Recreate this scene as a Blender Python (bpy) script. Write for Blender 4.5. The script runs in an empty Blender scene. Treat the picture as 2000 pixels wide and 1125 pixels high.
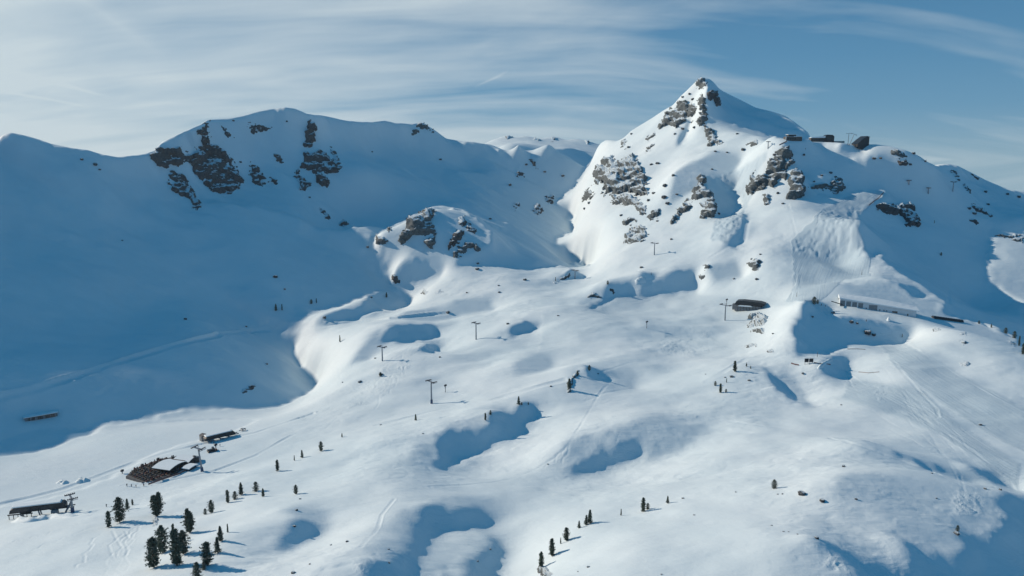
import bpy, math, random, time
import numpy as np
T00=time.time()
scene=bpy.context.scene
R=math.radians
# ------------------------------------------------------------------ camera
cam_d=bpy.data.cameras.new('camera'); cam=bpy.data.objects.new('camera',cam_d); scene.collection.objects.link(cam)
cam_d.sensor_width=36.0; cam_d.lens=27.0            # 1500 px focal length on a 2000 px wide frame
cam_d.clip_start=1.0; cam_d.clip_end=40000.0
cam.location=(0,0,180); cam.rotation_euler=(R(90-9.5),0,0)
scene.camera=cam
# ------------------------------------------------------------------ sun and sky
SUN_STRENGTH=4.35; SKY_STRENGTH=0.10
sd=bpy.data.lights.new('sun','SUN'); sun=bpy.data.objects.new('sun',sd); scene.collection.objects.link(sun)
sd.energy=SUN_STRENGTH; sd.angle=R(0.53); sd.color=(1.0,0.83,0.655)
sun.rotation_euler=(0,R(90-26),R(180-20))          # set again from the direction vector just below
from mathutils import Vector, Matrix
sdir=Vector((-math.sin(R(70))*math.cos(R(26)), math.cos(R(70))*math.cos(R(26)), math.sin(R(26))))
sun.rotation_euler=sdir.to_track_quat('Z','Y').to_euler(); sun.location=(-900,400,700)
world=bpy.data.worlds.new('World'); scene.world=world; world.use_nodes=True
wt_=world.node_tree; wt_.nodes.clear()
def N(t,kind,**kw):
    n=t.nodes.new(kind)
    for k,v in kw.items():
        if hasattr(n,k) and k not in ('inputs',): setattr(n,k,v)
    return n
def math_(t,op,a,b=None,c=None,clamp=False):
    n=t.nodes.new('ShaderNodeMath'); n.operation=op; n.use_clamp=clamp
    for i,v in enumerate((a,b,c)):
        if v is None: continue
        if hasattr(v,'node'): t.links.new(v,n.inputs[i])
        else: n.inputs[i].default_value=v
    return n.outputs[0]
def mixc(t,f,a,b,blend='MIX'):
    n=t.nodes.new('ShaderNodeMix'); n.data_type='RGBA'; n.blend_type=blend
    for i,v in ((0,f),(6,a),(7,b)):
        if hasattr(v,'node'): t.links.new(v,n.inputs[i])
        elif i==0: n.inputs[0].default_value=v
        else: n.inputs[i].default_value=(*v,1)
    return n.outputs[2]
def ramp(t,f,stops,interp='LINEAR'):
    n=t.nodes.new('ShaderNodeValToRGB'); n.color_ramp.interpolation=interp
    e=n.color_ramp.elements
    while len(e)<len(stops): e.new(0.5)
    for k,(p,c) in enumerate(stops):
        e[k].position=p; e[k].color=(c,c,c,1) if not isinstance(c,tuple) else (*c,1)
    t.links.new(f,n.inputs[0]); return n.outputs[0]
def noise_(t,vec,scale,detail=4,rough=.55,dist=0.0):
    n=t.nodes.new('ShaderNodeTexNoise'); n.inputs['Scale'].default_value=scale; n.inputs['Detail'].default_value=detail
    n.inputs['Roughness'].default_value=rough; n.inputs['Distortion'].default_value=dist
    if vec is not None: t.links.new(vec,n.inputs['Vector'])
    return n.outputs[0]
sky=N(wt_,'ShaderNodeTexSky'); sky.sky_type='NISHITA'; sky.sun_disc=False
sky.sun_elevation=R(26); sky.sun_rotation=R(-70); sky.altitude=2200; sky.air_density=1.0; sky.dust_density=0.6; sky.ozone_density=2.0
tc=N(wt_,'ShaderNodeTexCoord'); sep=N(wt_,'ShaderNodeSeparateXYZ'); wt_.links.new(tc.outputs['Generated'],sep.inputs[0])
X_,Y_,Z_=sep.outputs
# the cirrus layer is a flat sheet high overhead: look up where the sight line meets it
zz=math_(wt_,'ADD',math_(wt_,'ABSOLUTE',Z_),0.26)
px_=math_(wt_,'DIVIDE',X_,zz); py_=math_(wt_,'DIVIDE',Y_,zz)
cmb=N(wt_,'ShaderNodeCombineXYZ'); wt_.links.new(px_,cmb.inputs[0]); wt_.links.new(py_,cmb.inputs[1])
wv=noise_(wt_,cmb.outputs[0],.55,3,.5)
wrp=N(wt_,'ShaderNodeVectorMath',operation='ADD'); wt_.links.new(cmb.outputs[0],wrp.inputs[0])
wc=N(wt_,'ShaderNodeCombineXYZ'); wt_.links.new(math_(wt_,'MULTIPLY_ADD',wv,.7,-.35),wc.inputs[0]); wt_.links.new(math_(wt_,'MULTIPLY_ADD',wv,.5,-.25),wc.inputs[1]); wt_.links.new(wc.outputs[0],wrp.inputs[1])
def mapped(rot,sc,loc=(0,0,0)):
    m=N(wt_,'ShaderNodeMapping'); wt_.links.new(wrp.outputs[0],m.inputs[0]); m.inputs['Rotation'].default_value=(0,0,R(rot)); m.inputs['Scale'].default_value=sc; m.inputs['Location'].default_value=loc
    return m.outputs[0]
n1=noise_(wt_,mapped(28,(0.9,1.9,1)),.9,5,.52,0.5)
n2=noise_(wt_,mapped(-22,(0.7,3.0,1),(3.3,1.4,0)),1.1,7,.54,.6)
n3=noise_(wt_,mapped(8,(1.2,6.0,1),(7,2,0)),1.0,5,.5,0.3)
# thicker cloud towards the sun side (left)
az=math_(wt_,'ARCTAN2',X_,Y_)
left=math_(wt_,'MULTIPLY_ADD',az,-1.05,0.40,clamp=True)
cl=math_(wt_,'MULTIPLY_ADD',n1,1.35,math_(wt_,'MULTIPLY',n2,0.9))
cl=math_(wt_,'ADD',cl,math_(wt_,'MULTIPLY',n3,0.60))
cl=math_(wt_,'ADD',cl,math_(wt_,'MULTIPLY_ADD',left,0.85,-1.50))
# thin haze low over the far ridges
cl=math_(wt_,'ADD',cl,ramp(wt_,math_(wt_,'MAXIMUM',Z_,0.0),[(0.0,.16),(0.10,.02),(.2,0.)]))
def trail(a0,z0,a1,z1,w,k):
    # an old condensation trail between two directions
    dx,dz=a1-a0,z1-z0; L=math.hypot(dx,dz); ux,uz=dx/L,dz/L
    u=math_(wt_,'SUBTRACT',az,a0); v=math_(wt_,'SUBTRACT',Z_,z0)
    al=math_(wt_,'ADD',math_(wt_,'MULTIPLY',u,ux),math_(wt_,'MULTIPLY',v,uz)); ac=math_(wt_,'ADD',math_(wt_,'MULTIPLY',u,-uz),math_(wt_,'MULTIPLY',v,ux))
    ac=math_(wt_,'ADD',ac,math_(wt_,'MULTIPLY_ADD',n1,.012,-.006))
    g=math_(wt_,'SUBTRACT',1.0,math_(wt_,'DIVIDE',math_(wt_,'ABSOLUTE',ac),w),clamp=True); g=math_(wt_,'MULTIPLY',g,g)
    e=math_(wt_,'MULTIPLY',math_(wt_,'MULTIPLY',al,1/L,clamp=True),math_(wt_,'SUBTRACT',1.0,math_(wt_,'MULTIPLY',al,1/L),clamp=True))
    return math_(wt_,'MULTIPLY',g,math_(wt_,'MULTIPLY',e,4*k))
def dirof(px,py):
    dx=(px-1000)/1500; dz=(562.5-py)/1500; c,s_=math.cos(R(9.5)),math.sin(R(9.5)); v=Vector((dx,c+dz*s_,-s_+dz*c)).normalized(); return math.atan2(v.x,v.y),v.z
for (x0,y0,x1,y1,w,k) in [(-120,95,220,195,.0035,.35),(-80,165,180,212,.003,.25),(80,-60,330,120,.022,.12),(925,172,995,137,.0035,.25)]:
    cl=math_(wt_,'ADD',cl,trail(*dirof(x0,y0),*dirof(x1,y1),w,k))
CLOUD=math_(wt_,'MULTIPLY',math_(wt_,'MAXIMUM',cl,0.0),1.25,clamp=True)
band=ramp(wt_,math_(wt_,'MAXIMUM',Z_,0.0),[(0.0,1.),(0.21,1.),(0.34,0.)])      # cloud kept to the sky in view; overhead left out so shade stays blue
fwd=ramp(wt_,math_(wt_,'MULTIPLY_ADD',Y_,.5,.5),[(0.5,0.),(0.72,1.)])  # cloud behind the camera is left out too, for bluer shade
CLOUD=math_(wt_,'MULTIPLY',math_(wt_,'MULTIPLY',CLOUD,0.9),math_(wt_,'MULTIPLY',band,fwd))
skyn=mixc(wt_,1.0,sky.outputs[0],(0.55,0.80,1.05),'MULTIPLY')
grad=ramp(wt_,math_(wt_,'MAXIMUM',Z_,0.0),[(0.0,(.26,.40,.50)),(0.06,(.13,.295,.45)),(0.12,(.080,.24,.41)),(0.20,(.045,.185,.355)),(0.34,(.012,.13,.31)),(0.6,(.008,.14,.275)),(1.0,(.007,.132,.265))])  # out-of-view upper sky set deep blue to tint the shaded snow
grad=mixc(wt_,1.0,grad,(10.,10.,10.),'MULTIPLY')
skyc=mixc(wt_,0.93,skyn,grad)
CLOUD_COL=(5.9,6.7,7.1)
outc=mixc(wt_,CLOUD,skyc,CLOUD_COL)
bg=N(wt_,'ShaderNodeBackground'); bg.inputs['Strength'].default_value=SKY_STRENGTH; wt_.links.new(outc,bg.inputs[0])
wo=N(wt_,'ShaderNodeOutputWorld'); wt_.links.new(bg.outputs[0],wo.inputs[0])
scene.view_settings.view_transform='Standard'; scene.view_settings.look='None'; scene.view_settings.gamma=1.0
scene.view_settings.exposure=0.08
scene.render.engine='CYCLES'; scene.cycles.max_bounces=4; scene.cycles.diffuse_bounces=1; scene.cycles.use_denoising=True
scene.cycles.sample_clamp_indirect=4.0
NTH,NR,N6,N3=1180,840,420,180
# ---- survey of the terrain: sight lines of the photograph with their distance (metres) or height above the lake ----
SKY = [  # crest lines: (px, py, forward distance)
 [(0,266,900),(20,259,905),(50,265,915),(75,272,925),(100,281,930),(140,289,945),(175,294,955),(200,302,965),(230,307,980),(275,302,1000),(300,295,1015),(317,277,1030),(350,262,1045),(390,244,1075),(405,234,1085),(450,231,1110),(475,226,1130),(500,219,1150),(525,214,1175),(557,210,1200),(575,212,1215),(600,223,1230),(632,226,1255),(660,232,1275),(675,236,1290),(725,239,1320),(750,235,1335),(770,240,1350),(805,242,1370),(820,239,1380),(832,244,1385),(850,255,1390),(872,271,1400),(905,276,1420),(925,277,1430),(945,281,1440),(1000,298,1400),(1030,300,1395)],
 [(1062,303,1330),(1078,286,1340),(1095,284,1340),(1120,291,1330),(1148,302,1310)],
 [(945,279,2050),(975,266,2080),(992,263,2100),(1007,269,2100),(1025,264,2120),(1052,271,2080),(1082,265,2150),(1107,274,2080),(1122,270,2120),(1150,275,2100),(1172,284,2050)],
 [(1172,280,1400),(1185,273,1370),(1207,275,1340),(1220,268,1320),(1232,256,1310),(1250,245,1300),(1275,230,1290),(1297,215,1280),(1315,205,1270),(1325,192,1262),(1337,180,1256),(1352,166,1252),(1360,158,1250),(1370,151,1250),(1377,152,1250),(1387,155,1250),(1395,162,1248),(1405,174,1245),(1425,185,1240),(1450,197,1232),(1475,210,1220),(1500,216,1205),(1515,220,1195),(1535,227,1180),(1550,237,1160),(1570,252,1130),(1585,264,1100)],
 [(1545,278,1000),(1580,277,990),(1610,277,985),(1640,279,978),(1670,282,970),(1712,282,962),(1740,286,955),(1770,294,945),(1797,306,935),(1812,317,930)],
 [(1826,322,1050),(1850,320,1050),(1870,324,1048),(1900,339,1040),(1925,352,1035),(1950,362,1030),(1975,371,1025),(2000,375,1020),(2040,392,1010)],
 [(738,458,930),(765,446,936),(797,430,942),(822,417,950),(850,411,960),(880,411,965)],
 [(1380,182,1235),(1387,215,1200),(1405,230,1170),(1445,247,1110),(1470,251,1070),(1500,266,1025)],
]
PTS = [  # (px, py, forward distance)
 (1220,300,1200),(1185,300,1250),(1165,325,1190),(1135,360,1130),(1200,340,1120),(1250,300,1180),(1300,260,1180),(1330,220,1220),(1375,250,1170),
 (1240,370,1050),(1300,330,1080),(1350,300,1080),(1400,290,1060),(1450,280,1030),(1400,350,960),(1350,400,930),(1300,440,900),(1250,450,920),
 (1200,420,980),(1150,420,1010),(1150,470,930),(1200,500,860),(1350,480,830),(1420,430,860),(1450,380,920),(1500,330,940),(1500,400,870),
 (1550,380,880),(1550,450,800),(1500,500,750),(1550,550,700),(1620,380,880),(1640,440,780),(1690,470,740),(1700,505,710),(1620,500,725),(1600,560,700),(1575,520,735),
 (1750,400,860),(1750,450,830),(1760,500,790),(1800,560,740),(1850,400,900),(1850,500,820),(1900,600,760),(1950,420,930),(1980,400,970),
 (1970,470,880),(1970,540,820),(2000,590,780),(1500,240,1130),(1450,225,1175),(1540,262,1080),(1600,330,930),(1680,330,915),(1780,350,930),
 (1650,570,655),(1700,572,655),(1750,590,640),(1620,590,640),(1700,602,622),(1790,615,600),(1880,625,580),(1912,629,575),(1975,655,555),(1995,690,530),
 (1650,625,600),(1650,655,575),(1750,650,570),(1600,690,540),(1770,670,555),(1570,590,660),(1560,640,620),(1500,600,680),(1463,605,685),
 (1480,640,640),(1530,650,620),(1440,680,590),(1416,626,670),(1300,600,720),(1200,640,640),(1100,600,700),(1000,560,800),(1000,522,870),
 (1050,490,960),(1040,524,880),(1100,450,990),(1000,450,1000),(850,410,960),(880,411,960),(800,440,940),(740,460,930),(850,490,890),(900,510,880),
 (930,470,950),(800,540,830),(820,505,870),(880,403,1080),(700,430,1060),(700,455,1010),(690,480,950),(740,440,1040),(950,420,1080),(1000,380,1180),(1080,350,1240),(1100,400,1120),
 (1000,335,1290),(900,330,1290),(800,330,1220),(700,350,1080),(600,330,1095),(600,400,1005),(500,450,895),(600,500,850),(700,500,900),
 (650,560,820),(760,560,800),(560,600,760),(450,550,800),(400,400,950),(300,400,900),(300,500,800),(300,600,720),(150,350,870),(150,450,800),
 (150,550,700),(0,350,830),(0,450,750),(0,550,660),(0,650,590),(150,650,620),(300,680,620),(450,650,680),(0,750,520),(150,760,530),(300,740,580),
 (450,740,590),(550,700,640),(620,700,630),(700,640,690),(600,640,720),(400,330,1060),(430,280,1110),(500,300,1110),(750,290,1290),(680,290,1200),
 (280,340,960),(1090,300,1320),(1120,330,1250)]
PZ = [  # (px, py, height above the lake)
 (0,905,0),(0,940,0),(0,975,0.2),(100,940,0),(200,830,0),(200,880,0),(200,915,0.2),(300,825,0),(300,870,0.2),(400,810,0),(400,840,0.3),(470,810,0.3),(100,880,0),(50,850,0),(80,822,2),(160,812,3),(250,800,3),(350,785,4),(450,785,3),
 (520,800,2),(540,815,4),(600,790,6),(700,800,12),(843,788,17),(760,720,20),(930,662,27),(500,850,4),(350,880,3),(250,920,2),(150,955,1.5),
 (0,1000,3),(100,990,3),(395,921,4),(200,970,4),(300,960,6),(450,930,9),(550,900,12),(627,878,15),(700,860,20),(800,850,24),(0,1060,14),
 (150,1040,18),(235,1018,20),(305,1003,21),(210,1027,17),(100,1120,28),(300,1105,38),(380,1020,27),(470,968,20),(540,917,14),(500,950,20),
 (600,960,24),(450,1050,36),(420,1090,40),(600,1000,30),(560,1080,35),(650,1100,40),(700,1000,35),(700,1060,38),(750,1120,42),(800,950,32),
 (850,1000,28),(860,1110,28),(950,1060,30),(900,1040,32),(1000,950,24),(1000,1050,26),(1060,1115,38),(1080,1080,39),(1105,1050,39),
 (1150,1020,39),(1256,998,40),(1305,980,41),(1400,950,42),(1200,1100,50),(1350,1050,50),(1100,950,23),(1200,920,23),(1300,900,28),
 (1250,850,32),(1400,880,36),(1500,850,38),(1150,850,27),(1100,800,27),(1000,880,22),(900,915,21),(820,880,30),(870,930,24),(940,830,27),
 (1030,785,27),(930,870,19),(1000,820,21),(1128,735,35),(1142,721,38.5),(1152,722,37),(1108,762,29),(1150,765,29.5),(1175,755,27),(1205,748,25.5),(1000,720,26),(1000,650,30),(900,600,32),(800,620,26),
 (850,560,42),(1110,560,44),(1200,600,38),(1300,700,32),(1430,722,37),(1480,730,37),(1540,760,30),(1600,720,38),(1650,720,40),(1580,705,38),
 (1700,800,34),(1600,800,32),(1800,750,38),(1900,750,38),(1990,800,36),(1900,850,36),(1800,850,34),(1700,870,38),(1950,950,38),(1600,900,44),
 (1800,920,44),(1700,950,48),(1850,1000,48),(1600,1000,50),(1700,1050,50),(1800,1100,42),(1950,1050,40),(1500,950,46),(1500,1080,54)]
WORLD = [  # off-frame ground and the ridge that shades the lake, (x, y, z)
 (-640,760,205),(-700,600,195),(-760,450,190),(-820,300,180),(-900,150,170),(-950,0,160),(-560,600,110),(-580,450,75),(-500,380,15),(-480,300,2),(-430,330,0),(-600,300,50),(-420,200,4),(-560,180,25),(-330,200,8),
 (-700,900,150),(-850,700,140),(-900,450,130),(-1000,300,120),(-500,1200,150),(-1100,100,100),
 (0,150,52),(-200,150,46),(200,150,58),(-100,40,60),(120,40,64),(320,160,50),(420,240,44),(0,-150,60),(-300,-100,40),(300,-100,60),
 (560,460,45),(650,600,48),(700,800,90),(800,900,120),(800,600,60),(720,400,45),(600,250,45),(900,1150,120),(500,0,50),(900,300,60),
 (200,1500,160),(500,1400,120),(-200,1700,160),(0,1650,190),(150,1700,180),(100,1900,215),(-100,1950,210),(700,1300,100),(-700,1300,120),(400,1800,150),(0,2400,180),(-500,2000,150),(600,2300,150),(1100,1600,70),(1500,2300,0),(1000,2300,30),(1300,1900,30),(1300,1200,90)]
SHADE = {
'A':[(-200,100),(0,230),(230,280),(280,270),(400,205),(557,180),(700,205),(850,215),(900,250),(940,262),(948,283),(1000,299),(1045,300),(1060,306),(1072,284),(1092,283),(1150,302),(1154,315),(1135,339),(1140,344),(1125,352),(1126,362),(1107,376),(1086,395),(1095,402),(1117,411),(1124,422),(1112,432),(1122,442),(1119,452),(1089,464),(1089,479),(1130,490),(1162,502),(1155,516),(1140,521),(1087,519),(1037,526),(1000,524),(975,519),(905,521),(892,515),(920,500),(960,480),(965,455),(930,425),(905,410),(875,405),(822,412),(797,430),(737,456),(733,485),(755,497),(747,515),(765,525),(750,535),(767,544),(787,562),(722,575),(675,592),(625,607),(600,617),(572,640),(554,647),(580,662),(577,687),(592,712),(620,735),(622,747),(610,762),(567,784),(532,792),(500,795),(375,799),(300,817),(205,826),(175,842),(135,855),(112,867),(62,879),(0,889),(-200,920)],
'B':[(767,544),(780,525),(795,515),(812,506),(832,512),(865,531),(832,545),(787,562)],
'C':[(765,566),(787,567),(804,592),(787,602),(740,610),(695,625),(650,629),(622,625),(647,615),(700,602),(725,580),(752,570)],
'D':[(750,662),(770,637),(857,637),(862,657),(845,666),(800,670),(762,668),(737,675)],
'E':[(822,685),(837,676),(862,676),(860,685),(837,689)],
'F':[(1000,650),(1005,640),(1030,630),(1055,640),(1040,649),(1000,658)],
'G':[(1087,551),(1107,538),(1120,528),(1135,536),(1150,540),(1107,546)],
'H':[(1187,556),(1215,556),(1237,555),(1240,565),(1252,575),(1257,562),(1290,550),(1322,534),(1355,530),(1362,547),(1367,567),(1325,571),(1275,579),(1220,580),(1182,592),(1145,608),(1175,590),(1185,575)],
'I':[(1254,536),(1277,535),(1285,546),(1250,552)],
'J':[(1382,345),(1442,364),(1425,375),(1445,395),(1440,412),(1412,425),(1397,425),(1395,395),(1385,380)],
'K':[(1460,417),(1462,430),(1450,475),(1435,486),(1425,477),(1450,445)],
'L':[(1383,135),(1387,157),(1381,182),(1387,215),(1405,230),(1445,247),(1470,251),(1492,262),(1545,272),(1600,266),(1600,245),(1550,215),(1500,195),(1425,160),(1400,140)],
'L2':[(1352,230),(1340,265),(1325,285),(1335,260),(1345,242)],
'M':[(1545,278),(1607,281),(1612,290),(1640,302),(1667,313),(1692,322),(1700,312),(1720,307),(1760,314),(1775,305),(1765,290),(1770,275),(1815,290),(1850,300),(1925,330),(1987,354),(2200,380),(2200,453),(1945,454),(1932,485),(1929,525),(1932,547),(1957,570),(2000,595),(2200,640),(2200,690),(2000,680),(1975,655),(1912,629),(1880,625),(1845,612),(1850,600),(1847,586),(1785,547),(1727,512),(1729,495),(1702,507),(1695,487),(1681,445),(1682,422),(1700,405),(1740,383),(1727,368),(1675,376),(1620,385),(1580,372),(1572,350),(1560,335),(1548,320),(1550,303),(1530,288)],
'M2':[(1640,284),(1668,285),(1692,296),(1672,300),(1648,294)],
'N':[(1737,548),(1787,562),(1825,580),(1802,584),(1775,570)],
'O':[(1582,588),(1605,592),(1625,597),(1635,620),(1675,626),(1715,632),(1750,640),(1787,651),(1765,670),(1717,671),(1665,675),(1625,686),(1592,692),(1557,694),(1562,675),(1552,650),(1567,625),(1572,600)],
'P':[(1635,695),(1660,700),(1664,712),(1660,737),(1642,740),(1612,730),(1605,722),(1622,705)],
'Q':[(1500,722),(1525,742),(1560,772),(1559,782),(1545,780),(1512,750)],
'R':[(1148,716),(1172,724),(1200,742),(1182,745),(1160,744),(1150,730)],
'S':[(1032,789),(1047,792),(1059,807),(1047,821),(1030,827),(1035,840),(1012,855),(967,867),(962,882),(900,897),(877,922),(860,920),(852,910),(865,895),(857,872),(860,857),(885,840),(910,846),(940,845),(960,835),(965,815),(975,807),(1000,812),(1012,812),(1027,795)],
'T':[(1222,867),(1250,868),(1265,870),(1282,869),(1265,877),(1255,890),(1220,906),(1180,920),(1140,924),(1115,930),(1115,920),(1150,902),(1175,892),(1212,877)],
'U':[(845,990),(870,987),(885,1005),(912,1000),(935,995),(957,1005),(970,1020),(960,1035),(925,1036),(887,1037),(857,1052),(845,1075),(827,1097),(827,1160),(717,1160),(725,1105),(775,1102),(800,1085),(815,1057),(820,1027),(832,1005)],
'V':[(975,1057),(992,1072),(990,1097),(982,1125),(970,1160),(910,1160),(920,1125),(930,1095),(950,1075)],
'W':[(577,1030),(600,1019),(637,1037),(625,1050),(592,1060),(570,1070),(550,1077),(565,1052)],
'X':[(1600,1052),(1640,1070),(1680,1090),(1725,1107),(1752,1120),(1780,1115),(1785,1082),(1770,1060),(1765,1050),(1812,1085),(1850,1090),(1905,1082),(1890,1065),(1875,1050),(1945,1057),(1970,1015),(1957,985),(1975,970),(2000,975),(2200,1000),(2200,1170),(1700,1170),(1685,1120),(1662,1100),(1607,1065)],
'Y':[(1750,884),(1787,897),(1850,917),(1925,947),(1862,933),(1800,912)],
'Z':[(1895,910),(1937,925),(1975,945),(1990,962),(1970,955),(1925,930)],
}
FREE = [  # surfaces that graze the sun: neither clearly lit nor shaded
 [(940,270),(1168,270),(1165,312),(1060,316),(1000,308),(945,292)],
 [(1290,290),(1360,240),(1380,260),(1360,330),(1300,330)],
 [(0,905),(540,800),(470,850),(0,985)],
 [(1500,380),(1580,380),(1560,300),(1480,330)],
 [(1560,990),(1600,1040),(1690,1080),(1700,1060),(1640,1010)],
]
# lit islands inside the big shadows
LIT = [[(1612,284),(1640,284),(1648,297),(1690,305),(1695,318),(1680,318),(1640,300)],
 [(1695,287),(1742,288),(1760,311),(1722,304),(1696,300)],
 [(1577,331),(1600,330),(1618,338),(1612,352),(1585,352)],
 [(1702,505),(1727,496),(1740,520),(1700,530)]]

GRAZE = [  # slopes that the sun only brushes: soft half tones
 [(858,416),(900,414),(935,432),(975,462),(990,490),(960,510),(905,516),(885,505),(858,485),(860,445)],
 [(1012,708),(1060,692),(1084,706),(1074,722),(1018,732)],
 [(1100,870),(1180,850),(1240,830),(1300,812),(1330,832),(1290,865),(1225,862),(1170,890),(1120,905)],
 [(815,890),(848,862),(856,900),(850,925),(828,922)],
 [(690,705),(725,665),(745,640),(738,672),(722,702)],
 [(800,1000),(832,990),(822,1040),(800,1085),(772,1095),(788,1040)],
 [(1525,725),(1550,740),(1590,795),(1570,795),(1562,772)],
 [(1385,520),(1440,512),(1452,540),(1400,546)],
 [(1640,960),(1720,990),(1790,1040),(1860,1075),(1945,1050),(1955,1000),(1930,955),(1850,945),(1740,930),(1660,930)],
 [(1700,862),(1795,898),(1765,908),(1690,886)],
 [(890,588),(955,585),(965,606),(900,610)],[(795,610),(850,604),(905,616),(850,627),(790,624)],
 [(1325,335),(1400,300),(1450,308),(1430,345),(1350,372),(1312,392)],
 [(880,985),(960,990),(985,1015),(975,1040),(960,1000),(890,1000)],
 [(1180,720),(1240,735),(1240,760),(1190,752)],
 [(560,990),(640,1000),(640,1030),(590,1012)],
 [(1290,840),(1390,830),(1330,880),(1270,900)],
]
FPX=1500.0; CX=1000.0; CY=562.5; PITCH=math.radians(9.5); CAMZ=180.0
SUN_AZ=math.radians(70); SUN_EL=math.radians(26)   # azimuth counted left of the view direction
TAN=math.tan(SUN_EL)
LX,LY=math.sin(SUN_AZ),-math.cos(SUN_AZ)           # travel direction of the light on the ground
cP,sP=math.cos(PITCH),math.sin(PITCH)
def ray(px,py):
    dx=(np.asarray(px,float)-CX)/FPX; dz=(CY-np.asarray(py,float))/FPX
    return dx, cP+dz*sP, -sP+dz*cP
def at_Y(px,py,Y):
    a,b,c=ray(px,py); return a/b*Y, Y, CAMZ+c/b*Y
def at_Z(px,py,z):
    a,b,c=ray(px,py); t=(z-CAMZ)/c; return a*t,b*t,z
def project(x,y,z):
    z=z-CAMZ; d=y*cP-z*sP; u=y*sP+z*cP
    return CX+FPX*x/d, CY-FPX*u/d
def uv(x,y): return LX*x+LY*y, -LY*x+LX*y
def xy(u,v): return LX*u-LY*v, LY*u+LX*v
def controls():
    out=[]
    for line in SKY:
        q=[at_Y(*p) for p in line]
        # densify
        for a,b in zip(q[:-1],q[1:]):
            n=max(1,int(math.hypot(b[0]-a[0],b[1]-a[1])/35))
            for k in range(n):
                t=k/n; out.append([a[i]*(1-t)+b[i]*t for i in range(3)])
        out.append(list(q[-1]))
        # the far side of a crest falls away
        if line is not SKY[-1] and line is not SKY[6]:
            for p in q[::4]:
                r=math.hypot(p[0],p[1]); 
                for d,dr in ((110,55),(220,95)):
                    if line is SKY[4] and p[0]<420: d*=.35; dr*=.25
                    if line is SKY[1]: d*=.5; dr*=.5
                    out.append([p[0]*(1+d/r),p[1]*(1+d/r),p[2]-dr])
    out+= [list(at_Y(*p)) for p in PTS]+[list(at_Z(*p)) for p in PZ]+[list(p) for p in WORLD]
    # far side of the dome by the long building
    for p in ((1880,625,580),(1912,629,575),(1975,655,555),(1995,690,530)):
        x,y,z=at_Y(*p); out.append([x*1.1,y*1.1,z-22])
    for p,dz in (((1640,548,675),7),((1665,542,682),9),((1695,541,682),9),((1730,549,672),7)):   # snow dome above the long building
        x,y,z=at_Y(*p); out.append([x,y,z]); out.append([x*1.05,y*1.05,z-dz]); out.append([x*1.1,y*1.1,z-dz])
    return np.array(out)
def rbf_fit(P,c=25.0,lam=0.4):
    x=P[:,0];y=P[:,1]; n=len(P)
    K=np.sqrt((x[:,None]-x)**2+(y[:,None]-y)**2+c*c)
    A=np.zeros((n+3,n+3)); A[:n,:n]=K-np.eye(n)*lam*10; A[:n,n:]=np.c_[np.ones(n),x/1000,y/1000]; A[n:,:n]=A[:n,n:].T
    b=np.r_[P[:,2],0,0,0]
    return np.linalg.solve(A,b)
def rbf_eval(P,w,X,Y,c=25.0):
    sh=X.shape; X=X.ravel();Y=Y.ravel(); o=np.empty(len(X))
    n=len(P)
    for i in range(0,len(X),20000):
        s=slice(i,i+20000)
        K=np.sqrt((X[s,None]-P[:,0])**2+(Y[s,None]-P[:,1])**2+c*c)
        o[s]=K@w[:n]+w[n]+w[n+1]*X[s]/1000+w[n+2]*Y[s]/1000
    return o.reshape(sh)
class Grid:
    def __init__(s,h,u0=-1260,u1=780,v0=-120,v1=2400):
        s.h=h;s.u0=u0;s.v0=v0
        s.u=np.arange(u0,u1,h);s.v=np.arange(v0,v1,h)
        s.U,s.V=np.meshgrid(s.u,s.v); s.X,s.Y=xy(s.U,s.V)
def bil(A,fu,fv):
    H,W=A.shape
    fu=np.clip(fu,0,W-1.001);fv=np.clip(fv,0,H-1.001)
    i=fu.astype(np.int32);j=fv.astype(np.int32);a=fu-i;b=fv-j
    return (A[j,i]*(1-a)+A[j,i+1]*a)*(1-b)+(A[j+1,i]*(1-a)+A[j+1,i+1]*a)*b
def samp(g,A,x,y):
    u,v=uv(x,y); return bil(A,(u-g.u0)/g.h,(v-g.v0)/g.h)
def cubic(A,fu,fv):   # smooth B-spline-like sampling
    H,W=A.shape
    fu=np.clip(fu,1,W-3.001);fv=np.clip(fv,1,H-3.001)
    i=fu.astype(np.int32);j=fv.astype(np.int32);a=fu-i;b=fv-j
    def wt(t): return ((1-t)**3/6,(3*t**3-6*t*t+4)/6,(-3*t**3+3*t*t+3*t+1)/6,t**3/6)
    wa=wt(a);wb=wt(b);o=0
    for m in range(4):
        r=0
        for n in range(4): r=r+A[j+m-1,i+n-1]*wa[n]
        o=o+r*wb[m]
    return o
def inpoly(px,py,poly):
    o=np.zeros(px.shape,bool); n=len(poly)
    for k in range(n):
        x0,y0=poly[k];x1,y1=poly[(k+1)%n]
        if y0==y1: continue
        c=((y0>py)!=(y1>py))&(px<(x1-x0)*(py-y0)/(y1-y0)+x0)
        o^=c
    return o
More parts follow.
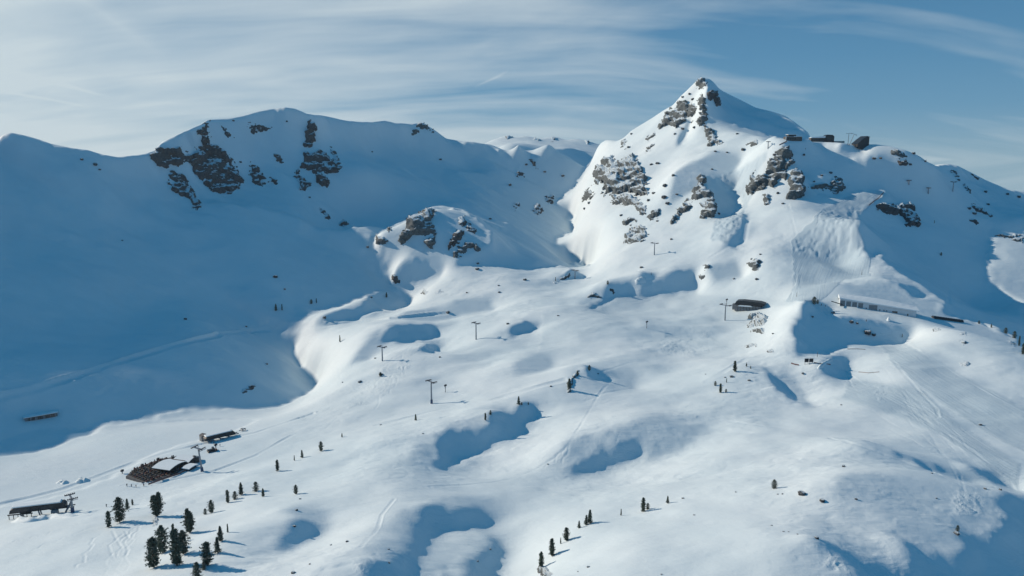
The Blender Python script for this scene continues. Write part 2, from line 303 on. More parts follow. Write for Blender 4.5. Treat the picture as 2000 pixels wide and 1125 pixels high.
def mask_raster(x0=-200,x1=2200,y0=140,y1=1170,s=2):
    X,Y=np.meshgrid(np.arange(x0,x1,s)+.5*s,np.arange(y0,y1,s)+.5*s)
    M=np.ones(X.shape,np.int8)  # 1 lit
    for p in FREE: M[inpoly(X,Y,p)]=0
    for p in GRAZE: M[inpoly(X,Y,p)]=2
    for k,p in SHADE.items(): M[inpoly(X,Y,p)]=-1
    for p in LIT: M[inpoly(X,Y,p)]=1
    # crests: a neutral band just below the skyline
    sky=[(-200,262)]+[p[:2] for p in SKY[0]]+[p[:2] for p in SKY[3]][0:]+[p[:2] for p in SKY[4][1:]]+[p[:2] for p in SKY[5]]+[(2200,430)]
    sx=[p[0] for p in sky]; sy=[p[1] for p in sky]
    yy=np.interp(X,sx,sy)
    M[(Y<yy+6)&(M<0)]=0; M[Y<yy-3]=0; M[(Y<yy+5)]=0
    return M
def visible(g,Z,n_r=900,n_a=900):
    # largest elevation angle seen so far along each sight line, from the camera outward
    th=np.linspace(-1.0,0.9,n_a); r=np.exp(np.linspace(math.log(150),math.log(2400),n_r))
    T,R=np.meshgrid(th,r); x=R*np.sin(T);y=R*np.cos(T)
    z=samp(g,Z,x,y); e=(z-CAMZ)/R
    m=np.maximum.accumulate(e,axis=0)
    rr=np.hypot(g.X,g.Y); tt=np.arctan2(g.X,g.Y)
    fi=(np.log(np.maximum(rr,150))-math.log(150))/(math.log(2400)-math.log(150))*(n_r-1)
    fa=(tt+1.0)/1.9*(n_a-1)
    mm=bil(m,fa,fi-1.0)
    return ((Z-CAMZ)/np.maximum(rr,1)>=mm-0.004)&(g.Y>60)&(rr>150)&(rr<2350)&(np.abs(tt)<1.0)
def look(g,Z,M):
    px,py=project(g.X,g.Y,Z)
    ok=visible(g,Z)&(px>-200)&(px<2196)&(py>140)&(py<1166)
    i=np.clip(((px+200)/2),0,M.shape[1]-1).astype(int); j=np.clip((py-140)/2,0,M.shape[0]-1).astype(int)
    return np.where(ok,M[j,i],0),px,py,ok
_kc={}
def gauss(shape,sig):
    k=(shape,sig)
    if k not in _kc:
        fy=np.fft.fftfreq(shape[0])[:,None];fx=np.fft.rfftfreq(shape[1])[None]
        _kc[k]=np.exp(-2*(np.pi*sig)**2*(fx*fx+fy*fy))
    return _kc[k]
def shadow_height(g,Z):
    A=Z+TAN*g.U
    c=np.maximum.accumulate(A,axis=1)
    idx=np.where(A>=c,np.arange(A.shape[1])[None],0); idx=np.maximum.accumulate(idx,axis=1)
    O=np.empty_like(Z);O[:,0]=-1e3;O[:,1:]=c[:,:-1]-TAN*g.U[:,1:]
    id2=np.zeros_like(idx); id2[:,1:]=idx[:,:-1]
    return O-Z,id2

SKYL=[(-200,262)]+[p[:2] for p in SKY[0][:-2]]+[p[:2] for p in SKY[2][1:-1]]+[p[:2] for p in SKY[3][1:]]+[p[:2] for p in SKY[4][1:]]+[p[:2] for p in SKY[5]]+[(2200,430)]
def optimise(g,Z,M,iters,remask=12,sig=(6,20,56),wt=(.45,.35,.2),step=.8,mom=.8,Z0=None,hm=0.25,blur=2.0,lit=.35):
    Z0=Z.copy() if Z0 is None else Z0; rows=np.broadcast_to(np.arange(Z.shape[0])[:,None],Z.shape)
    K=sum(w*gauss(Z.shape,q/g.h) for w,q in zip(wt,sig)); V=np.zeros_like(Z)
    cx=[];cz=[]
    for k in (0,3,4,5,6):
        q=[at_Y(*p) for p in SKY[k]]
        for a,b in zip(q[:-1],q[1:]):
            n=max(1,int(math.hypot(b[0]-a[0],b[1]-a[1])/8))
            for j in range(n): cx.append([a[i]*(1-j/n)+b[i]*j/n for i in range(3)])
    cx=np.array(cx); cu,cv=uv(cx[:,0],cx[:,1]); ci=np.round((cu-g.u0)/g.h).astype(int); cj=np.round((cv-g.v0)/g.h).astype(int)
    k=(ci>0)&(cj>0)&(ci<Z.shape[1])&(cj<Z.shape[0]); ci,cj,cz=ci[k],cj[k],cx[k,2]
    sx=[p[0] for p in SKYL]; sy=[p[1] for p in SKYL]
    for it in range(iters):
        if it%remask==0:
            m,px,py,ok=look(g,Z,M)
            near=np.clip(np.hypot(g.X,g.Y)/400,.5,3)
        h,idc=shadow_height(g,Z)
        ms=hm*near; ml=-lit*TAN*g.h
        mg=m==2; lo=np.where(mg,-.58*TAN*g.h,ms); hi_=np.where(mg,-.25*TAN*g.h,ml)
        e=np.where((m<0)|mg,np.maximum(lo-h,0),0)-np.where(m>0,np.maximum(h-hi_,0),0)
        if it%40==0: print(it,'shade bad %.4f lit bad %.4f'%((h[m<0]<0).mean(),(h[m>0]>0).mean()),'mean e %.3f'%np.abs(e).mean(),'sky %.2f'%np.abs(Z[cj,ci]-cz).mean(),flush=True)
        e=np.clip(e,-12,12); nzm=e!=0
        G=-0.5*e
        fl=rows[nzm].astype(np.int64)*Z.shape[1]+idc[nzm]
        s=np.bincount(fl,weights=.5*e[nzm],minlength=Z.size).reshape(Z.shape); c=np.bincount(fl,minlength=Z.size).reshape(Z.shape)
        G+=s/np.maximum(c,1)*np.minimum(c,10)
        G=np.fft.irfft2(np.fft.rfft2(G)*K,Z.shape)
        # crest lines keep their place
        R=np.zeros_like(Z);Wt=np.zeros_like(Z); np.add.at(R,(cj,ci),cz-Z[cj,ci]); np.add.at(Wt,(cj,ci),1)
        kk=gauss(Z.shape,14/g.h); R=np.fft.irfft2(np.fft.rfft2(R)*kk,Z.shape);Wt=np.fft.irfft2(np.fft.rfft2(Wt)*kk,Z.shape)
        R=R/(Wt+.004); 
        ppx,ppy=project(g.X,np.maximum(g.Y,1),Z)
        ex=np.where(ok&(np.hypot(g.X,g.Y)>700),np.clip(np.interp(ppx,sx,sy)-ppy,0,30),0)*g.Y/1500
        wl=np.clip(Wt/.02,0,1)
        G=G*(1-.8*wl)+.3*R*wl-.25*ex
        V=mom*V+(1-mom)*G*2.5; Z=Z+step*V
        if it%8==7:
            D=np.fft.rfft2((Z-Z0)); Z=Z0+np.fft.irfft2(D*(gauss(Z.shape,blur/g.h)),Z.shape)
    return Z
# ------------------------------------------------------------------ numpy noise
def _h(i,j,k,s=0):
    n=(i.astype(np.int64)*374761393+j.astype(np.int64)*668265263+k.astype(np.int64)*2147483647//7+s*974634777)&0xffffffff
    n=((n^(n>>13))*1274126177)&0xffffffff; n=((n^(n>>16))*2246822519)&0xffffffff
    return ((n^(n>>15))&0xffffff)/float(0xffffff)
def vnoise(x,y,z=None,s=0):
    if z is None: z=np.zeros_like(x)
    i=np.floor(x);j=np.floor(y);k=np.floor(z);a=x-i;b=y-j;c=z-k
    a=a*a*a*(a*(a*6-15)+10);b=b*b*b*(b*(b*6-15)+10);c=c*c*c*(c*(c*6-15)+10)
    i=i.astype(np.int64);j=j.astype(np.int64);k=k.astype(np.int64)
    r=0
    for di,wa in ((0,1-a),(1,a)):
        for dj,wb in ((0,1-b),(1,b)):
            for dk,wc in ((0,1-c),(1,c)):
                if dk and not c.any(): continue
                r=r+_h(i+di,j+dj,k+dk,s)*wa*wb*wc
    return r*2-1
def fbm(x,y,z=None,oct=4,s=0,gain=.5):
    r=0;a=1;f=1
    for o in range(oct):
        r=r+a*vnoise(x*f+17.3*o,y*f-9.1*o,None if z is None else z*f,s+o); a*=gain; f*=2.03
    return r
def ridged(x,y,z=None,oct=4,s=0):
    r=0;a=.5;f=1
    for o in range(oct):
        r=r+a*(1-2*np.abs(vnoise(x*f+7.7*o,y*f+3.1*o,None if z is None else z*f,s+o))); a*=.55; f*=2.1
    return r
# ------------------------------------------------------------------ the ground as a height field
P_=controls(); W_=rbf_fit(P_)
def base(g):
    z=rbf_eval(P_,W_,g.X,g.Y)
    flat=np.clip((z-1.5)/10,0,1); hi=np.clip((z-60)/60,0,1)
    z=z+flat*(2.4*fbm(g.X/70,g.Y/55,oct=2,s=3)+0.8*fbm(g.X/24,g.Y/17,oct=2,s=9))*(1-.3*hi)
    # gullies and ribs running down the big faces
    z=z+hi*2.2*fbm((g.X*.8-g.Y*.6)/75,(g.X*.6+g.Y*.8)/30,oct=3,s=21)*(1-.92*np.exp(-((g.X-325)**2+(g.Y-800)**2)/115**2))*np.where(g.X<0,1.3,1)*(1-.85*np.clip((g.Y-1180)/80,0,1)*np.clip((g.X+60)/60,0,1)*np.clip((260-g.X)/60,0,1))
    lake=np.clip((g.Y-250)/150,0,1)
    return np.where(z<1.5,z*.35+.05,z)
MASK=mask_raster()
g6=Grid(6); B6=base(g6); Z6=optimise(g6,B6.copy(),MASK,N6,lit=.5)
g=Grid(3); B3=base(g)
ZT=B3+cubic(Z6-B6,(g.U-g6.u0)/g6.h,(g.V-g6.v0)/g6.h)
ZT=optimise(g,ZT,MASK,N3,sig=(2.5,8,24),Z0=B3,blur=.9,lit=.5,hm=.4) if N3 else ZT
print('terrain solved',round(time.time()-T00,1))
def inside(x,y):
    u,v=uv(x,y); return np.clip(np.minimum(np.minimum(u-g.u[0],g.u[-1]-u),np.minimum(v-g.v[0],g.v[-1]-v))/60,0,1)
def ground(x,y):
    x=np.asarray(x,float);y=np.asarray(y,float)
    u,v=uv(x,y); z=cubic(ZT,(u-g.u0)/g.h,(v-g.v0)/g.h)
    k=inside(x,y)
    if np.any(k<1):
        r=np.hypot(x,y); far=45+45*fbm(x/900,y/900,oct=4,s=5)-np.clip(r-2300,0,None)*.07
        z=z*k+far*(1-k)
    return z
# sight line -> point on the ground
def hit(px,py,y0=150.,y1=2400.):
    px=np.atleast_1d(np.asarray(px,float));py=np.atleast_1d(np.asarray(py,float))
    a,b,c=ray(px,py); Y=np.full(px.shape,np.nan); lo=np.full(px.shape,y0); done=np.zeros(px.shape,bool); prev=y0
    Ys=np.exp(np.linspace(math.log(y0),math.log(y1),700))
    act=np.arange(px.size); aa,bb,cc=a,b,c
    fl=lambda i,Yv:(CAMZ+c[i]/b[i]*Yv)-samp(g,ZT,a[i]/b[i]*Yv,Yv)
    for Yv in Ys:
        f=fl(act,np.full(act.shape,Yv)); h=f<0
        if h.any():
            k=act[h]; l=np.full(k.shape,prev); u=np.full(k.shape,Yv)
            for _ in range(9):
                m=(l+u)/2; q=fl(k,m)<0; u=np.where(q,m,u); l=np.where(q,l,m)
            Y[k]=u; act=act[~h]
            if act.size==0: break
        prev=Yv
    return a/b*Y,Y
def at(px,py):
    x,y=hit(px,py)
    if np.isnan(y[0]):
        for d in range(1,14):
            x,y=hit(px,py+d)
            if not np.isnan(y[0]): break
    return Vector((float(x[0]),float(y[0]),float(detail(x,y)[0])))
# ---- pistes, moguls and tracks, traced on the ground
MOGUL=[[(1500,292),(1440,330),(1400,345),(1425,372),(1448,395),(1445,412),(1395,428),(1385,470),(1420,478),(1445,440),(1460,410),(1475,370),(1482,340),(1500,310)],
 [(1727,370),(1660,380),(1608,405),(1590,440),(1548,475),(1548,492),(1580,500),(1640,508),(1695,500),(1682,450),(1680,422),(1700,405)]]
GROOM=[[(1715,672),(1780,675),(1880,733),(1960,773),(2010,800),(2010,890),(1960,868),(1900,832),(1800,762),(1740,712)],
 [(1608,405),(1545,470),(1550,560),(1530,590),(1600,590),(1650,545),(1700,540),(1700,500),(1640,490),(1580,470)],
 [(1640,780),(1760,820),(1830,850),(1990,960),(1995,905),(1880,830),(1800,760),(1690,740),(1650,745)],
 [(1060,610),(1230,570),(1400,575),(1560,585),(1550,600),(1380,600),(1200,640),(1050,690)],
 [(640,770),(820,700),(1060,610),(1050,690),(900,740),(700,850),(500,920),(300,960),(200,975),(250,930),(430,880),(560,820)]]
GUIDE=[[(1500,292),(1450,380),(1400,440),(1380,500)],[(1727,370),(1650,430),(1600,480),(1570,540),(1560,600)],[(1740,670),(1850,740),(1960,800),(2040,850)],[(1650,750),(1760,800),(1880,880),(1990,960)],[(1060,650),(1230,605),(1400,590),(1560,592)],[(180,985),(430,890),(650,810),(900,690),(1060,640)]]
CHURN=[[(1290,640),(1400,630),(1400,690),(1350,705),(1270,700)],[(1870,950),(1930,960),(1930,1010),(1870,1010),(1850,980)],[(1620,1070),(1655,1085),(1665,1125),(1600,1110)],[(720,720),(810,680),(800,740),(720,800),(650,820)],[(1690,735),(1740,745),(1740,800),(1700,790)],[(680,1085),(710,1090),(720,1130),(690,1120)],[(1260,820)]*3]
ROADS=[ # (points, half width m, depth m, bank m)
 ([(-20,780),(60,762),(150,735),(250,702),(350,672),(440,652),(550,640),(640,634),(740,625),(870,612)],2.6,0.8,0.9),
 ([(90,806),(150,790),(205,765),(225,748)],2.0,0.5,0.4),
 ([(0,985),(60,972),(125,955),(180,935),(260,905),(340,880),(420,862),(500,845),(560,825),(610,808)],2.0,1.1,1.3),
 ([(240,948),(300,945),(420,920),(500,890),(570,850)],1.6,0.8,0.9),
 ([(740,830),(800,815),(860,800),(950,785),(1050,755),(1100,742)],2.6,1.0,0.9),
 ([(840,950),(900,948),(960,942),(1000,935),(1040,920),(1080,895),(1110,870),(1140,820),(1170,770),(1190,750)],0.9,0.35,0.2),
 ([(770,975),(745,1005),(738,1030),(705,1068)],0.8,0.35,0.2),
 ([(1070,785),(1140,785),(1180,768),(1290,750),(1400,742)],1.2,0.35,0.2),
 ([(1380,745),(1460,700),(1500,695),(1600,694),(1665,676),(1765,670)],2.2,0.5,0.5),
 ([(640,640),(655,670),(660,700),(665,740)],0.7,0.25,0.15),
 ([(1365,815),(1440,825),(1560,840),(1680,870),(1760,900),(1900,950)],1.3,0.4,0.4),
 ([(1770,672),(1850,722),(1930,770),(2010,812)],1.4,0.3,0.5),
 ([(1150,735),(1230,708),(1300,720),(1400,715)],1.0,0.25,0.2),
 ([(1385,504),(1425,480),(1455,470),(1463,430)],1.6,0.6,0.6),
 ([(1600,690),(1700,760),(1790,810),(1900,880),(1990,960)],0.9,0.3,0.3),
 ([(1740,700),(1800,770),(1830,800),(1833,815)],1.0,0.3,0.5),
 ([(1640,700),(1660,745),(1680,780)],0.8,0.3,0.3),
 ([(1540,400),(1560,480),(1552,560),(1540,590)],1.2,0.4,0.5),
 ([(1000,605),(1100,612),(1145,608),(1230,572),(1262,545),(1325,505)],1.8,0.4,0.5),
 ([(540,640),(700,618),(870,606),(960,560),(1000,520)],1.2,0.25,0.2),
 ([(1740,560),(1800,600),(1830,612)],1.2,0.3,0.3),
 ([(1853,490),(1853,540),(1852,600)],1.6,0.4,0.4)]
random.seed(5)
def wiggle(x0,y0,x1,y1,n=9,amp=5):
    return [(x0+(x1-x0)*k/n+amp*math.sin(k*1.9+x0),y0+(y1-y0)*k/n+amp*.5*math.cos(k*2.3+y0)) for k in range(n+1)]
for (a,b,c,d,m) in [(225,1040,205,1120,6),(235,1045,230,1120,7),(245,1040,250,1115,5),(190,1045,150,1110,7),(260,1035,220,1090,7),(270,1030,240,1090,5),(280,1020,230,1060,5),(700,700,640,790,4),(770,700,700,800,5),(790,690,730,800,4),(800,700,760,770,4),(1600,740,1780,850,3),(1700,860,1900,960,3),(1740,840,1940,940,3),(1780,830,1960,930,3),(1700,780,1860,850,3),(1120,860,1085,900,3),(1128,850,1095,905,3),(1110,870,1060,915,3),(1745,745,1830,815,2),(100,1040,0,1065,3),(180,1030,60,1075,3),(640,790,520,850,3),(1560,560,1600,440,4),(1880,740,2000,800,2),(1860,760,2000,840,2)]:
    ROADS.append((wiggle(a,b,c,d,9,m),0.55,0.28,0.15))
for k in range(16):
    j=random.random; ROADS.append((wiggle(840+j()*60-k*6,650+j()*30+k*2,560+j()*70,800+j()*50,9,3),0.5,0.22,0.12))
for k in range(10):
    j=random.random; ROADS.append((wiggle(1690+j()*80,700+j()*60,1880+j()*110,900+j()*60,9,2.5),0.5,0.22,0.12))
for k in range(8):
    j=random.random; ROADS.append((wiggle(1180+j()*160,560+j()*30,1000+j()*120,650+j()*30,8,3),0.5,0.2,0.1))
_roads=[]
for pts,hw,dep,bank in ROADS:
    q=[]
    for (a,b),(c,d) in zip(pts[:-1],pts[1:]):
        n=max(1,int(math.hypot(c-a,d-b)/18)); q+=[(a+(c-a)*k/n,b+(d-b)*k/n) for k in range(n)]
    q.append(pts[-1]); q=np.array(q); x,y=hit(q[:,0],q[:,1]); ok=~np.isnan(y)
    _roads.append((x[ok],y[ok],hw,dep,bank))
def guide_dist(x,y):
    best=np.full(x.shape,1e9); D=np.zeros(x.shape)
    for X,Y in _guides:
        for a in range(len(X)-1):
            ex,ey=X[a+1]-X[a],Y[a+1]-Y[a]; L=ex*ex+ey*ey
            if L<1e-6: continue
            t=np.clip(((x-X[a])*ex+(y-Y[a])*ey)/L,-.0,1); qx=x-X[a]-t*ex;qy=y-Y[a]-t*ey; d=np.hypot(qx,qy); m=d<best
            best[m]=d[m]; D[m]=((ex*qy-ey*qx)/math.sqrt(L))[m]
    return D
_guides=[]
for pts in GUIDE:
    q=np.array([(a+(c-a)*k/4,b+(d-b)*k/4) for (a,b),(c,d) in zip(pts[:-1],pts[1:]) for k in range(4)]+[pts[-1]]); x,y=hit(q[:,0],q[:,1]); ok=~np.isnan(y); _guides.append((x[ok],y[ok]))
def soft(px,py,poly,w):
    o=np.zeros(px.shape); X=[p[0] for p in poly];Y=[p[1] for p in poly]
    i=np.nonzero((px>min(X))&(px<max(X))&(py>min(Y))&(py<max(Y)))[0]
    if i.size==0: return o
    i=i[inpoly(px[i],py[i],poly)]; d=np.full(i.size,1e9)
    for (ax,ay),(bx,by) in zip(poly,poly[1:]+poly[:1]):
        ex,ey=bx-ax,by-ay; t=np.clip(((px[i]-ax)*ex+(py[i]-ay)*ey)/(ex*ex+ey*ey+1e-9),0,1); d=np.minimum(d,np.hypot(px[i]-ax-t*ex,py[i]-ay-t*ey))
    o[i]=np.clip(d/w,0,1); return o
def detail(x,y,masks=False):
    x=np.atleast_1d(np.asarray(x,float)); y=np.atleast_1d(np.asarray(y,float)); sh=x.shape; x=x.ravel();y=y.ravel()
    z=ground(x,y)
    px,py=project(x,np.maximum(y,1),z)
    near=(y>120)&(px>-60)&(px<2060)&(py<1180)&(y<1400)
    mog=np.zeros(x.shape);gro=np.zeros(x.shape);chu=np.zeros(x.shape)
    jx=px+2.5*fbm(x/9,y/9,oct=2,s=40);jy=py+1.5*fbm(x/9,y/9,oct=2,s=44); off=np.where(near,0,1e6)
    for p in MOGUL: mog=np.maximum(mog,soft(jx+off,jy,p,5))
    for n,p in enumerate(GROOM): gro=np.maximum(gro,soft(jx+off,jy,p,(6,2,8,5,14,16)[n])*(.72,.95,.75,.4,.22,.22)[n])  # upper piste weighted darker: its grazing shade goes into the albedo
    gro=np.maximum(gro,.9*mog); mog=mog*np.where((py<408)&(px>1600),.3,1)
    for p in CHURN: chu=np.maximum(chu,soft(px+off,py,p,16)*np.clip(.55+1.1*fbm(x/7,y/7,oct=2,s=41),0,1))
    rgh=np.clip(fbm(x/60,y/60,oct=2,s=70)*1.4,0,1)*np.clip((z-3)/6,0,1)
    wx=x+1.6*vnoise(x/5,y/5,s=61);wy=y+1.6*vnoise(x/5,y/5,s=62)
    k=mog>0
    z[k]+=mog[k]*(0.72*vnoise(wx[k]/3.0,wy[k]/3.8,s=8)+.14*vnoise(wx[k]/1.5,wy[k]/1.8,s=12))
    k=chu>0
    z[k]+=chu[k]*.42*ridged(wx[k]/2.6,wy[k]/2.2,oct=2,s=33)
    # wind ripples
    z+=np.where(near,(1-.8*gro)*(0.055+.15*rgh)*fbm(wx/7.5,wy/3.6,oct=3,s=50),0)*np.clip((z-2)/4,.15,1)
    for X,Y,hw,dep,bank in _roads:
        R_=hw*3
        i=np.nonzero((x>X.min()-R_)&(x<X.max()+R_)&(y>Y.min()-R_)&(y<Y.max()+R_))[0]
        if i.size==0: continue
        best=np.full(i.size,1e9);side=np.zeros(i.size)
        for a in range(len(X)-1):
            ex,ey=X[a+1]-X[a],Y[a+1]-Y[a]; L=ex*ex+ey*ey
            if L<1e-6 or L>120**2: continue
            t=np.clip(((x[i]-X[a])*ex+(y[i]-Y[a])*ey)/L,0,1)
            qx=x[i]-X[a]-t*ex;qy=y[i]-Y[a]-t*ey; d=np.hypot(qx,qy)
            m=d<best; best[m]=d[m]; side[m]=np.sign(ex*qy-ey*qx)[m]
        s=best/hw
        fa=.25+.75*np.clip(.5+fbm(x[i]/22,y[i]/22,oct=2,s=90),0,1); tf=3.0 if hw>2.5 and Y.max()<760 and X.mean()<-150 else 1.0; dep_=dep*.5*fa*tf; bank_=bank*.5*fa*tf
        z[i]+=-dep_*np.exp(-(s**4))+bank_*np.exp(-((s-1.45)/.35)**2)*(side>0)+.3*bank_*np.exp(-((s-1.45)/.35)**2)*(side<0)
    z=z.reshape(sh)
    return (z,mog,gro,chu) if masks else z
# ------------------------------------------------------------------ materials
def newmat(name):
    m=bpy.data.materials.new(name); m.use_nodes=True; t=m.node_tree; b=t.nodes['Principled BSDF']; return m,t,b
def simple(name,col,rough=.6,metal=0.0,var=0.12,scale=1.5):
    m,t,b=newmat(name); tcn=t.nodes.new('ShaderNodeTexCoord')
    n=noise_(t,tcn.outputs['Object'],scale,4,.6)
    f=ramp(t,n,[(0.3,1-var),(0.7,1+var)])
    t.links.new(mixc(t,1.0,tuple(col),f,'MULTIPLY'),b.inputs['Base Color'])
    b.inputs['Roughness'].default_value=rough; b.inputs['Metallic'].default_value=metal
    return m
def snow_mat():
    m,t,b=newmat('snow'); geo=t.nodes.new('ShaderNodeNewGeometry')
    def attr(n):
        a=t.nodes.new('ShaderNodeAttribute'); a.attribute_name=n; return a.outputs['Fac']
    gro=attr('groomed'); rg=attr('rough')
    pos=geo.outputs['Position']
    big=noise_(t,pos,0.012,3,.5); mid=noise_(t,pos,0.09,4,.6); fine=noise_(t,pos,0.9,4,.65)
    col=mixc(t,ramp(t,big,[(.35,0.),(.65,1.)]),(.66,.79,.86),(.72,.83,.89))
    col=mixc(t,math_(t,'MULTIPLY',gro,.75),col,(.44,.585,.69))  # packed snow tone; on the upper pistes it also paints grazing shade
    col=mixc(t,1.0,col,ramp(t,mid,[(.25,.965),(.75,1.0)]),'MULTIPLY')
    t.links.new(col,b.inputs['Base Color'])
    b.inputs['Roughness'].default_value=.62; b.inputs['Specular IOR Level'].default_value=.25
    # corduroy of the groomed pistes + grain
    cv=t.nodes.new('ShaderNodeCombineXYZ'); t.links.new(attr('across'),cv.inputs[0]); ps=t.nodes.new('ShaderNodeSeparateXYZ'); t.links.new(pos,ps.inputs[0]); t.links.new(math_(t,'MULTIPLY',ps.outputs[1],.02),cv.inputs[1])
    cord=noise_(t,cv.outputs[0],.75,5,.7)
    mps=t.nodes.new('ShaderNodeMapping'); mps.inputs['Rotation'].default_value=(0,0,R(-20)); mps.inputs['Scale'].default_value=(.10,.34,.3); t.links.new(pos,mps.inputs[0])
    sas=noise_(t,mps.outputs[0],1.0,5,.6,.6); patch=ramp(t,noise_(t,pos,.022,3,.6),[(.42,.15),(.62,1.)])
    hgt=math_(t,'ADD',math_(t,'MULTIPLY',fine,.14),math_(t,'MULTIPLY',mid,.2))
    hgt=math_(t,'ADD',hgt,math_(t,'MULTIPLY',math_(t,'MULTIPLY',sas,patch),.85))
    hgt=math_(t,'ADD',hgt,math_(t,'MULTIPLY',math_(t,'MULTIPLY',cord,math_(t,'SUBTRACT',gro,math_(t,'MULTIPLY',rg,1.3),clamp=True)),1.0))
    hgt=math_(t,'ADD',hgt,math_(t,'MULTIPLY',math_(t,'MULTIPLY',fine,rg),.5))
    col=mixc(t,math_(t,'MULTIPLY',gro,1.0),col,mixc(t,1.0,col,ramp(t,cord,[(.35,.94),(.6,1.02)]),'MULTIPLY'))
    t.links.new(col,b.inputs['Base Color'])
    bp=t.nodes.new('ShaderNodeBump'); bp.inputs['Strength'].default_value=.55; bp.inputs['Distance'].default_value=1.0
    t.links.new(hgt,bp.inputs['Height']); t.links.new(bp.outputs[0],b.inputs['Normal'])
    return m
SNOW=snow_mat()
def rock_mat(name,dark,light,snow_lo,snow_hi,warm=0.0):
    m,t,b=newmat(name); geo=t.nodes.new('ShaderNodeNewGeometry'); pos=geo.outputs['Position']
    n=noise_(t,pos,.45,7,.75,.9); n2=noise_(t,pos,1.4,5,.7)
    col=mixc(t,ramp(t,n,[(.32,0.),(.68,1.)]),dark,light)
    col=mixc(t,1.0,col,ramp(t,n2,[(.32,.35),(.66,1.3)]),'MULTIPLY')
    sp=t.nodes.new('ShaderNodeSeparateXYZ'); t.links.new(geo.outputs['Normal'],sp.inputs[0])
    s=math_(t,'ADD',sp.outputs[2],math_(t,'MULTIPLY_ADD',n2,.5,-.25)); s=math_(t,'ADD',s,math_(t,'MULTIPLY_ADD',n,.4,-.2))
    f=ramp(t,s,[(snow_lo,0.),(snow_hi,1.)])
    t.links.new(mixc(t,f,col,(.64,.76,.84)),b.inputs['Base Color']); b.inputs['Roughness'].default_value=.85
    bp=t.nodes.new('ShaderNodeBump'); bp.inputs['Strength'].default_value=.9; bp.inputs['Distance'].default_value=1.2
    t.links.new(math_(t,'ADD',n,math_(t,'MULTIPLY',n2,.5)),bp.inputs['Height']); t.links.new(bp.outputs[0],b.inputs['Normal'])
    return m
ROCK=rock_mat('grey rock with snow on its ledges',(.050,.062,.068),(.20,.245,.265),.72,.83)
ROCKD=rock_mat('dark rock with snow on its ledges',(.035,.038,.045),(.13,.14,.155),.74,.86)
def tag(o,label=None,cat=None,group=None,kind=None):
    if label: o['label']=label
    if cat: o['category']=cat
    if group: o['group']=group
    if kind: o['kind']=kind
    return o
COL=scene.collection
def link(name,me,parent=None,mat=None,smooth=False):
    o=bpy.data.objects.new(name,me); COL.objects.link(o)
    if parent is not None: o.parent=parent
    if mat is not None: me.materials.append(mat)
    if smooth: me.polygons.foreach_set('use_smooth',np.ones(len(me.polygons),bool))
    return o
def grid_mesh(name,co,nr,nc,keep=None):
    idx=np.arange(nr*nc).reshape(nr,nc)
    q=np.stack([idx[:-1,:-1],idx[:-1,1:],idx[1:,1:],idx[1:,:-1]],-1).reshape(-1,4)
    if keep is not None:
        q=q[keep.reshape(-1)]; used=np.zeros(nr*nc,bool); used[q]=True; re=np.cumsum(used)-1; q=re[q]; co=co[used]
    me=bpy.data.meshes.new(name); me.vertices.add(len(co)); me.vertices.foreach_set('co',np.ascontiguousarray(co,np.float32).ravel())
    me.loops.add(q.size); me.loops.foreach_set('vertex_index',q.astype(np.int32).ravel())
    me.polygons.add(len(q)); me.polygons.foreach_set('loop_start',np.arange(0,q.size,4,dtype=np.int32))
    me.update(calc_edges=True); me.validate()
    return me
# ---- the ground sheet: rows at growing distance so that it is as fine far away as it looks
th=np.r_[np.linspace(-math.pi,-.72,70,endpoint=False),np.linspace(-.72,.72,NTH),np.linspace(.72,math.pi,71)[1:]]
rr=np.r_[[0.5],np.exp(np.linspace(math.log(20),math.log(185),28,endpoint=False)),np.exp(np.linspace(math.log(185),math.log(1480),NR,endpoint=False)),np.exp(np.linspace(math.log(1480),math.log(2500),110,endpoint=False)),np.exp(np.linspace(math.log(2500),math.log(16000),24))]
Rg,Tg=np.meshgrid(rr,th,indexing='ij'); gx=Rg*np.sin(Tg); gy=Rg*np.cos(Tg)
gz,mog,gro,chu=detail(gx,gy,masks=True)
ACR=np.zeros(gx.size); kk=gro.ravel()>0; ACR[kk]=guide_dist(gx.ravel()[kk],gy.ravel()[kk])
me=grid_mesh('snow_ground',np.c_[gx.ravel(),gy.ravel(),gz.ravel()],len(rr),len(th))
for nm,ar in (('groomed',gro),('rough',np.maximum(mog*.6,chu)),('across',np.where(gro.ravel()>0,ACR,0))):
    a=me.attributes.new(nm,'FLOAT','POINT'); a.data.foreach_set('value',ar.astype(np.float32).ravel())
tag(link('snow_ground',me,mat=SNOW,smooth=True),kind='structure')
print('ground mesh',len(me.vertices),round(time.time()-T00,1))
